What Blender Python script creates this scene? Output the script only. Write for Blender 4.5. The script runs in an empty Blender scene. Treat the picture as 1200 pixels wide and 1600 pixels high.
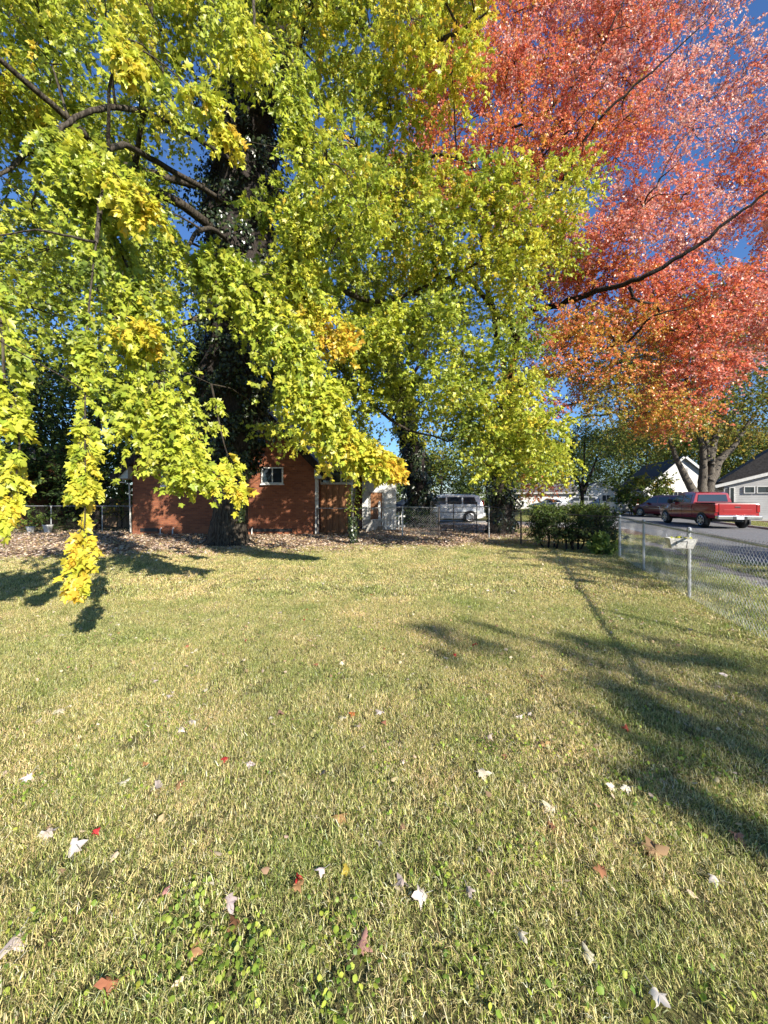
import bpy, math, random
import numpy as np
from mathutils import Vector, Matrix
C = bpy.context.scene.collection
R = math.radians
sc = bpy.context.scene

# ------------------------------------------------------------------ camera, sky, sun, exposure
cd = bpy.data.cameras.new('camera'); cam = bpy.data.objects.new('camera', cd); C.objects.link(cam)
cam.location = (0, 0, 1.6); cam.rotation_euler = (R(90), 0, 0)
cd.sensor_fit = 'VERTICAL'; cd.sensor_height = 24; cd.lens = 9.0; cd.shift_y = -22.5/1600
cd.clip_start = 0.05; cd.clip_end = 2000
sc.camera = cam
SUN_AZ = (0.573, -0.82); SUN_EL = R(28.5)
w = bpy.data.worlds.new('World'); sc.world = w; w.use_nodes = True
nt = w.node_tree; nt.nodes.clear()
sky = nt.nodes.new('ShaderNodeTexSky'); sky.sky_type = 'NISHITA'; sky.sun_disc = False
sky.sun_elevation = SUN_EL; sky.sun_rotation = math.atan2(SUN_AZ[0], SUN_AZ[1])
sky.air_density = 1.25; sky.dust_density = 0.0; sky.ozone_density = 7.0; sky.altitude = 200
bg = nt.nodes.new('ShaderNodeBackground'); bg.inputs[1].default_value = 0.078
wo = nt.nodes.new('ShaderNodeOutputWorld')
tn = nt.nodes.new('ShaderNodeMix'); tn.data_type = 'RGBA'; tn.blend_type = 'MULTIPLY'; tn.inputs[0].default_value = 1; tn.inputs[7].default_value = (.88, 1.0, 1.18, 1)
nt.links.new(sky.outputs[0], tn.inputs[6]); nt.links.new(tn.outputs[2], bg.inputs[0]); nt.links.new(bg.outputs[0], wo.inputs[0])
ld = bpy.data.lights.new('sun', 'SUN'); ld.energy = 5.0; ld.angle = R(0.53); ld.color = (1, 0.93, 0.82)
lo = bpy.data.objects.new('sun', ld); C.objects.link(lo)
SUNV = Vector((SUN_AZ[0]*math.cos(SUN_EL), SUN_AZ[1]*math.cos(SUN_EL), math.sin(SUN_EL))).normalized()
lo.rotation_euler = SUNV.to_track_quat('Z', 'Y').to_euler(); lo.location = (20, -30, 25)
sc.view_settings.view_transform = 'Standard'; sc.view_settings.look = 'None'
sc.view_settings.exposure = 1.0; sc.view_settings.gamma = 1
sc.render.engine = 'CYCLES'
sc.cycles.max_bounces = 5; sc.cycles.diffuse_bounces = 3; sc.cycles.transmission_bounces = 3
sc.cycles.glossy_bounces = 2; sc.cycles.transparent_max_bounces = 4
SUNN = np.array(SUNV)

def W(px, py, d): return np.array([(px-600)/600*d, d, 1.6-(py-777.5)/600*d])
def G(px, py):
    d = 960/(py-777.5); return np.array([(px-600)/600*d, d, 0.0])
HD = np.array([0.329, 0.944, 0]); HN = np.array([0.944, -0.329, 0])     # street direction, its right-hand normal
P1 = np.array([4.85, 6.1, 0])
def S(off, along): return P1 + HN*off + HD*along                       # street coordinates
HROT = -math.atan2(HD[0], HD[1])                                       # rotation that turns +Y to the street direction

# ------------------------------------------------------------------ helpers: tags, meshes
def tag(o, label=None, cat=None, group=None, kind=None):
    if label: o['label'] = label
    if cat: o['category'] = cat
    if group: o['group'] = group
    if kind: o['kind'] = kind
    return o
def empty(name, loc, label, cat, rz=0, group=None):
    o = bpy.data.objects.new(name, None); C.objects.link(o); o.empty_display_size = .2
    o.location = Vector(loc); o.rotation_euler = (0, 0, rz)
    return tag(o, label, cat, group)
def link(name, me, m, parent=None):
    o = bpy.data.objects.new(name, me); C.objects.link(o)
    if m: me.materials.append(m)
    if parent: o.parent = parent
    return o
def npmesh(name, V, F, m, parent=None, col=None, smooth=False):
    """V (N,3); F list of int arrays (T,k)"""
    me = bpy.data.meshes.new(name)
    V = np.asarray(V, dtype=np.float32); F = [f for f in F if len(f)]
    me.vertices.add(len(V)); me.vertices.foreach_set('co', V.ravel())
    nl = sum(f.size for f in F); me.loops.add(nl)
    me.loops.foreach_set('vertex_index', np.concatenate([f.ravel() for f in F]).astype(np.int32))
    tot = np.concatenate([np.full(len(f), f.shape[1]) for f in F]).astype(np.int32)
    st = np.concatenate([[0], np.cumsum(tot)[:-1]]).astype(np.int32)
    me.polygons.add(len(tot)); me.polygons.foreach_set('loop_start', st); me.polygons.foreach_set('loop_total', tot)
    if smooth: me.polygons.foreach_set('use_smooth', np.ones(len(tot), dtype=bool))
    me.update(calc_edges=True)
    if col is not None:
        a = me.color_attributes.new('col', 'FLOAT_COLOR', 'POINT')
        c = np.ones((len(V), 4), dtype=np.float32); c[:, :3] = col
        a.data.foreach_set('color', c.ravel())
    return link(name, me, m, parent)
class MB:
    def __init__(s): s.v = []; s.f = []
    def add(s, vs, fs):
        n = len(s.v); s.v += [tuple(map(float, v)) for v in vs]; s.f += [tuple(n+i for i in f) for f in fs]; return s
    def box(s, x0, x1, y0, y1, z0, z1):
        return s.add([(x0,y0,z0),(x1,y0,z0),(x1,y1,z0),(x0,y1,z0),(x0,y0,z1),(x1,y0,z1),(x1,y1,z1),(x0,y1,z1)],
                     [(0,3,2,1),(4,5,6,7),(0,1,5,4),(1,2,6,5),(2,3,7,6),(3,0,4,7)])
    def bar(s, a, b, wd, ht):                     # box along a-b
        a = Vector(a); b = Vector(b); t = (b-a).normalized()
        u = t.cross(Vector((0,0,1)));  u = u.normalized() if u.length > 1e-4 else Vector((1,0,0))
        n = u.cross(t)
        vs = [p+u*sx*wd/2+n*sz*ht/2 for p in (a,b) for sx, sz in ((-1,-1),(1,-1),(1,1),(-1,1))]
        return s.add(vs, [(0,1,2,3),(7,6,5,4),(0,4,5,1),(1,5,6,2),(2,6,7,3),(3,7,4,0)])
    def prism(s, prof, a0, a1, axis='y', inset=0):   # profile of 2d points extruded on an axis
        n = len(prof)
        if axis == 'y': mk = lambda p, a: (p[0], a, p[1])
        elif axis == 'x': mk = lambda p, a: (a, p[0], p[1])
        else: mk = lambda p, a: (p[0], p[1], a)
        vs = [mk(p, a0) for p in prof] + [mk(p, a1) for p in prof]
        fs = [tuple(range(n)), tuple(range(2*n-1, n-1, -1))] + [(i, n+i, n+(i+1)%n, (i+1)%n) for i in range(n)]
        return s.add(vs, fs)
    def tube(s, pts, rad, n=8, caps=True):
        pts = [Vector(p) for p in pts]; k = len(pts); vs = []
        if not hasattr(rad, '__len__'): rad = [rad]*k
        for i, p in enumerate(pts):
            t = (pts[min(i+1,k-1)]-pts[max(i-1,0)]).normalized()
            u = t.cross(Vector((0.13,0.05,1)));  u = u.normalized() if u.length > 1e-3 else Vector((1,0,0))
            q = t.cross(u)
            vs += [p+(u*math.cos(a)+q*math.sin(a))*rad[i] for a in [2*math.pi*j/n for j in range(n)]]
        fs = [(i*n+j, i*n+(j+1)%n, (i+1)*n+(j+1)%n, (i+1)*n+j) for i in range(k-1) for j in range(n)]
        if caps: fs += [tuple(range(n-1,-1,-1)), tuple((k-1)*n+j for j in range(n))]
        return s.add(vs, fs)
    def loft(s, rings, caps=True):
        n = len(rings[0]); k = len(rings); vs = [v for r in rings for v in r]
        fs = [(i*n+j, i*n+(j+1)%n, (i+1)*n+(j+1)%n, (i+1)*n+j) for i in range(k-1) for j in range(n)]
        if caps: fs += [tuple(range(n-1,-1,-1)), tuple((k-1)*n+j for j in range(n))]
        return s.add(vs, fs)
    def build(s, name, m, parent=None, bevel=0, smooth=False, seg=2):
        me = bpy.data.meshes.new(name); me.from_pydata(s.v, [], s.f); me.validate()
        import bmesh
        bm = bmesh.new(); bm.from_mesh(me); bmesh.ops.recalc_face_normals(bm, faces=bm.faces)
        if bevel: 
            ed = [e for e in bm.edges if len(e.link_faces) == 2 and e.calc_face_angle(0) > .5]
            bmesh.ops.bevel(bm, geom=ed, offset=bevel, segments=seg, affect='EDGES', profile=.5, clamp_overlap=True)
        bm.to_mesh(me); bm.free()
        o = link(name, me, m, parent)
        if smooth:
            for p in me.polygons: p.use_smooth = True
            try: me.set_sharp_from_angle(angle=R(38))
            except Exception: pass
        return o

# ------------------------------------------------------------------ materials
def newmat(name):
    m = bpy.data.materials.new(name); m.use_nodes = True; n = m.node_tree; n.nodes.clear()
    o = n.nodes.new('ShaderNodeOutputMaterial'); return m, n, o
def N(n, t, **k):
    x = n.nodes.new(t)
    for a, b in k.items():
        if a.startswith('i_'): x.inputs[a[2:].replace('_', ' ')].default_value = b
        else: setattr(x, a, b)
    return x
def mat(name, c, c2=None, rough=.7, scale=5, detail=6, metal=0, bump=0, bscale=30, coat=0, stretch=(1,1,1), spec=.5, lo=.35, hi=.65):
    m, n, o = newmat(name); p = N(n, 'ShaderNodeBsdfPrincipled'); n.links.new(p.outputs[0], o.inputs[0])
    p.inputs['Roughness'].default_value = rough; p.inputs['Metallic'].default_value = metal
    p.inputs['Coat Weight'].default_value = coat; p.inputs['Coat Roughness'].default_value = .06
    p.inputs['Specular IOR Level'].default_value = spec
    c2 = c2 or tuple(x*.75 for x in c)
    tc = N(n, 'ShaderNodeTexCoord'); mp = N(n, 'ShaderNodeMapping'); mp.inputs['Scale'].default_value = stretch
    n.links.new(tc.outputs['Object'], mp.inputs[0])
    no = N(n, 'ShaderNodeTexNoise', i_Scale=scale, i_Detail=detail); n.links.new(mp.outputs[0], no.inputs[0])
    cr = N(n, 'ShaderNodeValToRGB'); e = cr.color_ramp.elements
    e[0].position = lo; e[1].position = hi; e[0].color = (*c2, 1); e[1].color = (*c, 1)
    n.links.new(no.outputs[0], cr.inputs[0]); n.links.new(cr.outputs[0], p.inputs['Base Color'])
    if bump:
        nb = N(n, 'ShaderNodeTexNoise', i_Scale=bscale, i_Detail=8); n.links.new(mp.outputs[0], nb.inputs[0])
        b = N(n, 'ShaderNodeBump', i_Strength=bump, i_Distance=.02); n.links.new(nb.outputs[0], b.inputs['Height'])
        n.links.new(b.outputs[0], p.inputs['Normal'])
    return m
def leafmat(name, trans=.35, rough=.4, spec=.4, nvar=.0, sat=1.0):
    m, n, o = newmat(name)
    at = N(n, 'ShaderNodeAttribute', attribute_name='col')
    c = at.outputs['Color']
    if nvar:
        g = N(n, 'ShaderNodeNewGeometry'); no = N(n, 'ShaderNodeTexNoise', i_Scale=1.3, i_Detail=9, i_Roughness=.72)
        n.links.new(g.outputs['Position'], no.inputs[0])
        mr = N(n, 'ShaderNodeMapRange'); mr.inputs[1].default_value = .3; mr.inputs[2].default_value = .7
        n.links.new(no.outputs[0], mr.inputs[0])
        mx = N(n, 'ShaderNodeMix', data_type='RGBA', blend_type='MULTIPLY'); mx.inputs[0].default_value = 1
        cc = N(n, 'ShaderNodeMix', data_type='RGBA'); cc.inputs[6].default_value = (.60, .72, .44, 1); cc.inputs[7].default_value = (1.28, 1.14, 1.1, 1)
        n.links.new(mr.outputs[0], cc.inputs[0])
        n.links.new(c, mx.inputs[6]); n.links.new(cc.outputs[2], mx.inputs[7]); c = mx.outputs[2]
        n2 = N(n, 'ShaderNodeTexNoise', i_Scale=.33, i_Detail=4); n.links.new(g.outputs['Position'], n2.inputs[0])
        m2 = N(n, 'ShaderNodeMapRange'); m2.inputs[1].default_value = .36; m2.inputs[2].default_value = .64; n.links.new(n2.outputs[0], m2.inputs[0])
        c2 = N(n, 'ShaderNodeMix', data_type='RGBA'); c2.inputs[6].default_value = (.92, .97, .86, 1); c2.inputs[7].default_value = (1.2, 1.09, 1.1, 1); n.links.new(m2.outputs[0], c2.inputs[0])
        mz = N(n, 'ShaderNodeMix', data_type='RGBA', blend_type='MULTIPLY'); mz.inputs[0].default_value = 1
        n.links.new(c, mz.inputs[6]); n.links.new(c2.outputs[2], mz.inputs[7]); c = mz.outputs[2]
    p = N(n, 'ShaderNodeBsdfPrincipled', i_Roughness=rough); p.inputs['Specular IOR Level'].default_value = spec
    t = N(n, 'ShaderNodeBsdfTranslucent'); ms = N(n, 'ShaderNodeMixShader'); ms.inputs[0].default_value = trans
    n.links.new(c, p.inputs['Base Color']); n.links.new(c, t.inputs[0])
    n.links.new(p.outputs[0], ms.inputs[1]); n.links.new(t.outputs[0], ms.inputs[2]); n.links.new(ms.outputs[0], o.inputs[0])
    return m
def barkmat(name, c, c2, sc_=4, st=(6, 6, 1), bump=1.0):
    return mat(name, c, c2, rough=.95, scale=sc_, stretch=st, bump=bump, bscale=sc_*2, spec=.15, lo=.4, hi=.62)
def brickmat(name):
    m, n, o = newmat(name); p = N(n, 'ShaderNodeBsdfPrincipled', i_Roughness=.9); n.links.new(p.outputs[0], o.inputs[0])
    tc = N(n, 'ShaderNodeTexCoord'); sp = N(n, 'ShaderNodeSeparateXYZ'); n.links.new(tc.outputs['Object'], sp.inputs[0])
    ad = N(n, 'ShaderNodeMath', operation='ADD'); n.links.new(sp.outputs[0], ad.inputs[0]); n.links.new(sp.outputs[1], ad.inputs[1])
    cb = N(n, 'ShaderNodeCombineXYZ'); n.links.new(ad.outputs[0], cb.inputs[0]); n.links.new(sp.outputs[2], cb.inputs[1])
    b = N(n, 'ShaderNodeTexBrick'); b.inputs['Scale'].default_value = 1
    b.inputs['Brick Width'].default_value = .21; b.inputs['Row Height'].default_value = .073; b.inputs['Mortar Size'].default_value = .006
    b.inputs['Mortar Smooth'].default_value = .2; b.inputs['Bias'].default_value = -.2
    b.inputs['Color1'].default_value = (.30, .105, .045, 1); b.inputs['Color2'].default_value = (.17, .05, .025, 1); b.inputs['Mortar'].default_value = (.20, .13, .09, 1)
    n.links.new(cb.outputs[0], b.inputs[0])
    no = N(n, 'ShaderNodeTexNoise', i_Scale=3.0, i_Detail=8); n.links.new(tc.outputs['Object'], no.inputs[0])
    mx = N(n, 'ShaderNodeMix', data_type='RGBA', blend_type='MULTIPLY'); mx.inputs[0].default_value = .5
    cr = N(n, 'ShaderNodeValToRGB'); cr.color_ramp.elements[0].color = (.6,.55,.5,1); cr.color_ramp.elements[1].color = (1.3,1.2,1.1,1)
    n.links.new(no.outputs[0], cr.inputs[0]); n.links.new(b.outputs[0], mx.inputs[6]); n.links.new(cr.outputs[0], mx.inputs[7])
    n.links.new(mx.outputs[2], p.inputs['Base Color'])
    bp = N(n, 'ShaderNodeBump', i_Strength=.6, i_Distance=.01); bp.invert = True
    n.links.new(b.outputs[1], bp.inputs['Height']); n.links.new(bp.outputs[0], p.inputs['Normal'])
    return m
def sidingmat(name, c, pitch=.13):
    m, n, o = newmat(name); p = N(n, 'ShaderNodeBsdfPrincipled', i_Roughness=.6); n.links.new(p.outputs[0], o.inputs[0])
    tc = N(n, 'ShaderNodeTexCoord'); sp = N(n, 'ShaderNodeSeparateXYZ'); n.links.new(tc.outputs['Object'], sp.inputs[0])
    mu = N(n, 'ShaderNodeMath', operation='MULTIPLY'); mu.inputs[1].default_value = 1/pitch; n.links.new(sp.outputs[2], mu.inputs[0])
    fr = N(n, 'ShaderNodeMath', operation='FRACT'); n.links.new(mu.outputs[0], fr.inputs[0])
    bp = N(n, 'ShaderNodeBump', i_Strength=1, i_Distance=.03); bp.invert = True
    n.links.new(fr.outputs[0], bp.inputs['Height']); n.links.new(bp.outputs[0], p.inputs['Normal'])
    no = N(n, 'ShaderNodeTexNoise', i_Scale=1.3, i_Detail=6); n.links.new(tc.outputs['Object'], no.inputs[0])
    cr = N(n, 'ShaderNodeValToRGB'); cr.color_ramp.elements[0].color = (*[x*.86 for x in c], 1); cr.color_ramp.elements[1].color = (*c, 1)
    cr.color_ramp.elements[0].position = .35; cr.color_ramp.elements[1].position = .6
    n.links.new(no.outputs[0], cr.inputs[0]); n.links.new(cr.outputs[0], p.inputs['Base Color'])
    return m
def glassmat(name, c=(.02,.025,.03)):
    m, n, o = newmat(name); p = N(n, 'ShaderNodeBsdfPrincipled', i_Roughness=.05); n.links.new(p.outputs[0], o.inputs[0])
    no = N(n, 'ShaderNodeTexNoise', i_Scale=1.2); cr = N(n, 'ShaderNodeValToRGB')
    cr.color_ramp.elements[0].color = (*c, 1); cr.color_ramp.elements[1].color = (*[x*2 for x in c], 1)
    n.links.new(no.outputs[0], cr.inputs[0]); n.links.new(cr.outputs[0], p.inputs['Base Color'])
    p.inputs['Specular IOR Level'].default_value = .8
    return m
def groundmat():
    m, n, o = newmat('ground'); p = N(n, 'ShaderNodeBsdfPrincipled', i_Roughness=1); p.inputs['Specular IOR Level'].default_value = .1
    n.links.new(p.outputs[0], o.inputs[0])
    g = N(n, 'ShaderNodeNewGeometry')
    n1 = N(n, 'ShaderNodeTexNoise', i_Scale=1.1, i_Detail=8, i_Roughness=.7); n2 = N(n, 'ShaderNodeTexNoise', i_Scale=28, i_Detail=6, i_Roughness=.8)
    for q in (n1, n2): n.links.new(g.outputs['Position'], q.inputs[0])
    c1 = N(n, 'ShaderNodeValToRGB'); e = c1.color_ramp.elements
    e[0].position = .3; e[0].color = (.085, .07, .035, 1); e[1].position = .7; e[1].color = (.17, .17, .065, 1)
    n.links.new(n2.outputs[0], c1.inputs[0])
    c2 = N(n, 'ShaderNodeValToRGB'); e = c2.color_ramp.elements
    e[0].position = .35; e[0].color = (.075, .045, .03, 1); e[1].position = .68; e[1].color = (.27, .17, .11, 1)
    n.links.new(n2.outputs[0], c2.inputs[0])
    # bare, littered soil under the trees: north of the lawn and left of the street fence
    sp = N(n, 'ShaderNodeSeparateXYZ'); n.links.new(g.outputs['Position'], sp.inputs[0])
    a = N(n, 'ShaderNodeMath', operation='MULTIPLY_ADD'); a.inputs[1].default_value = 2.2; n.links.new(n1.outputs[0], a.inputs[0]); n.links.new(sp.outputs[1], a.inputs[2])
    x = N(n, 'ShaderNodeMath', operation='MULTIPLY_ADD'); x.inputs[1].default_value = -.22; n.links.new(sp.outputs[0], x.inputs[0]); n.links.new(a.outputs[0], x.inputs[2])
    mr = N(n, 'ShaderNodeMapRange'); mr.inputs[1].default_value = 12.6; mr.inputs[2].default_value = 13.6; n.links.new(x.outputs[0], mr.inputs[0])
    m2 = N(n, 'ShaderNodeMapRange'); m2.inputs[1].default_value = 23; m2.inputs[2].default_value = 21; n.links.new(x.outputs[0], m2.inputs[0])
    mm = N(n, 'ShaderNodeMath', operation='MULTIPLY'); n.links.new(mr.outputs[0], mm.inputs[0]); n.links.new(m2.outputs[0], mm.inputs[1])
    mx = N(n, 'ShaderNodeMix', data_type='RGBA'); n.links.new(mm.outputs[0], mx.inputs[0])
    n.links.new(c1.outputs[0], mx.inputs[6]); n.links.new(c2.outputs[0], mx.inputs[7]); n.links.new(mx.outputs[2], p.inputs['Base Color'])
    b = N(n, 'ShaderNodeBump', i_Strength=.8, i_Distance=.03); n.links.new(n2.outputs[0], b.inputs['Height']); n.links.new(b.outputs[0], p.inputs['Normal'])
    return m

M = dict(
 ground=groundmat(),
 asphalt=mat('asphalt', (.20,.20,.20), (.125,.125,.13), rough=.9, scale=14, bump=.5, bscale=90),
 gravel=mat('gravel', (.24,.215,.20), (.11,.10,.095), rough=1, scale=40, bump=.8, bscale=70),
 concrete=mat('concrete', (.42,.41,.38), (.30,.29,.27), rough=.9, scale=6, bump=.3),
 bark=barkmat('bark', (.10,.085,.065), (.028,.022,.017)),
 bark_grey=barkmat('grey_bark', (.17,.15,.125), (.06,.052,.043), sc_=6),
 bark_dark=barkmat('dark_bark', (.055,.045,.04), (.02,.017,.015), sc_=6),
 twig=barkmat('twig', (.13,.09,.06), (.06,.045,.03)),
 leaf=leafmat('maple_leaf', .42, .40, .5), redleaf=leafmat('red_maple_leaf', .45, .33, .6),
 ivy=leafmat('ivy_leaf', .05, .32, .6), farleaf=leafmat('far_leaf', .3, .6, .2), needle=leafmat('yew_needle', .1, .5, .3),
 grass=leafmat('grass_blade', .25, .6, .25, nvar=1), weed=leafmat('weed_leaf', .3, .5, .35), dry=leafmat('dry_leaf', .15, .7, .3),
 brick=brickmat('brick'), siding=sidingmat('white_siding', (.78,.77,.72)), siding_grey=sidingmat('grey_siding', (.40,.40,.39), .16),
 roof=mat('dark_shingle', (.045,.042,.045), (.02,.019,.02), rough=.95, scale=9, bump=.6, bscale=40),
 roof_grey=mat('grey_shingle', (.16,.15,.15), (.08,.075,.075), rough=.95, scale=9, bump=.6, bscale=40),
 white=mat('white_paint', (.78,.78,.75), (.60,.60,.57), rough=.55, scale=7),
 oldwhite=mat('weathered_white', (.62,.61,.57), (.36,.34,.30), rough=.8, scale=9, bump=.4),
 soffit=mat('soffit', (.50,.53,.50), (.42,.45,.42), rough=.7, scale=5),
 board=mat('brown_board', (.36,.17,.075), (.20,.085,.04), rough=.8, scale=5, stretch=(6,6,.6), bump=.3),
 fencewood=mat('fence_wood', (.34,.24,.15), (.16,.10,.06), rough=.9, scale=4, stretch=(8,8,.7), bump=.4),
 glass=glassmat('dark_glass'), curtain=mat('curtain', (.45,.45,.42), (.10,.10,.10), rough=.9, scale=8, stretch=(4,1,1)),
 galv=mat('galvanised', (.52,.53,.53), (.33,.34,.34), rough=.45, scale=12, metal=.55, stretch=(1,1,.3)),
 wire=mat('galvanised_wire', (.50,.51,.50), (.34,.34,.33), rough=.5, metal=.4, scale=4),
 rust=mat('dark_wire', (.12,.10,.09), (.06,.05,.045), rough=.7, metal=.3, scale=9),
 black=mat('black_metal', (.025,.025,.025), (.012,.012,.012), rough=.5, scale=9),
 redpaint=mat('red_paint', (.30,.008,.010), (.25,.007,.009), rough=.3, scale=2, coat=1),
 burgundy=mat('burgundy_paint', (.16,.015,.02), (.13,.012,.016), rough=.3, scale=2, coat=1),
 whitepaint=mat('white_car_paint', (.62,.63,.62), (.56,.57,.56), rough=.35, scale=2, coat=1),
 silverpaint=mat('silver_car_paint', (.42,.43,.44), (.36,.37,.38), rough=.35, scale=2, metal=.4, coat=1),
 blackpaint=mat('black_car_paint', (.018,.018,.02), (.012,.012,.014), rough=.3, scale=2, coat=1),
 rubber=mat('rubber', (.022,.022,.022), (.014,.014,.014), rough=.85, scale=20),
 rim=mat('alloy', (.55,.55,.56), (.4,.4,.41), rough=.3, metal=.8, scale=5),
 chrome=mat('chrome', (.75,.75,.76), (.6,.6,.62), rough=.15, metal=.9, scale=5),
 tail=mat('tail_light_red', (.35,.01,.01), (.22,.008,.008), rough=.2, scale=9, coat=1),
 plate=mat('licence_plate', (.6,.6,.62), (.5,.5,.55), rough=.4, scale=20),
 pot=mat('white_pot', (.7,.7,.67), (.5,.5,.47), rough=.5, scale=8),
)

# ------------------------------------------------------------------ leaves and wood (numpy)
def nrm(a): return a/np.maximum(np.linalg.norm(a, axis=-1, keepdims=True), 1e-9)
_h = [(.13,-.05),(.33,-.06),(.26,.13),(.60,.36),(.38,.45),(.20,.50),(.20,.70),(.0,1.0)]
def _tmpl(half):
    r = half; l = [(-x, y) for x, y in reversed(half[:-1])]
    o = [(0, 0)] + list(r) + l; c = (0, .36)
    P = np.array([c]+o); n = len(o)
    Z = -.35*np.abs(P[:, 0])**1.3 - .12*np.maximum(P[:, 1]-.4, 0)
    T = np.array([(0, 1+i, 1+(i+1) % n) for i in range(n)])
    return np.column_stack([P, Z]), T
MAPLE = _tmpl(_h)
MAPLE_LO = _tmpl([(.34,-.05),(.24,.14),(.58,.38),(.21,.52),(0,1.)])
OVAL = _tmpl([(.28,.15),(.3,.55),(0,1.)])
HEART = _tmpl([(.2,-.12),(.48,.1),(.42,.5),(0,.95)])
ROUND = _tmpl([(.25,-.08),(.48,.12),(.55,.45),(.38,.78),(0,.86)])
def leaves(name, pos, tip, nor, size, col, tmpl, m, parent=None, rs=None):
    P, T = tmpl; n = len(pos); tip = nrm(tip)
    nor = nrm(nor - tip*(nor*tip).sum(1, keepdims=True)); side = np.cross(tip, nor)
    rs = rs or np.random.RandomState(1)
    curl = rs.uniform(.3, 2.0, (n, 1)); wd = rs.uniform(.8, 1.1, (n, 1))
    s = size[:, None]
    V = pos[:, None, :] + s[:, :, None]*((P[None, :, 0]*wd)[..., None]*side[:, None, :] + P[None, :, 1, None]*tip[:, None, :]
        + (P[None, :, 2]*curl)[..., None]*nor[:, None, :])
    F = (T[None] + (np.arange(n)*len(P))[:, None, None]).reshape(-1, 3)
    shade = np.ones((1, len(P), 1)); shade[0, 0, 0] = 1.08
    Cc = np.clip((np.asarray(col)[:, None, :]*shade), 0, 1).reshape(-1, 3)
    return npmesh(name, V.reshape(-1, 3), [F], m, parent, Cc)
def tubes(P, rad, sides=3):
    """P (N,K,3) rad (N,K) -> V, F"""
    Nn, K, _ = P.shape
    t = np.gradient(P, axis=1); t = nrm(t)
    u = nrm(np.cross(t, np.array([.11, .07, 1.0]))); q = np.cross(t, u)
    a = np.arange(sides)*2*math.pi/sides
    V = P[:, :, None, :] + rad[:, :, None, None]*(np.cos(a)[None, None, :, None]*u[:, :, None, :] + np.sin(a)[None, None, :, None]*q[:, :, None, :])
    idx = np.arange(Nn*K*sides).reshape(Nn, K, sides); nx = np.roll(idx, -1, axis=2)
    F = np.stack([idx[:, :-1], nx[:, :-1], nx[:, 1:], idx[:, 1:]], axis=-1).reshape(-1, 4)
    return V.reshape(-1, 3), F
def catmull(pts, n=8):
    P = np.asarray(pts, float); P = np.vstack([2*P[0]-P[1], P, 2*P[-1]-P[-2]]); out = []
    for i in range(1, len(P)-2):
        for t in np.linspace(0, 1, n, endpoint=False):
            a, b, c, d = P[i-1:i+3]
            out.append(.5*((2*b)+(c-a)*t+(2*a-5*b+4*c-d)*t*t+(3*b-a-3*c+d)*t**3))
    out.append(P[-2]); return np.array(out)

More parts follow.
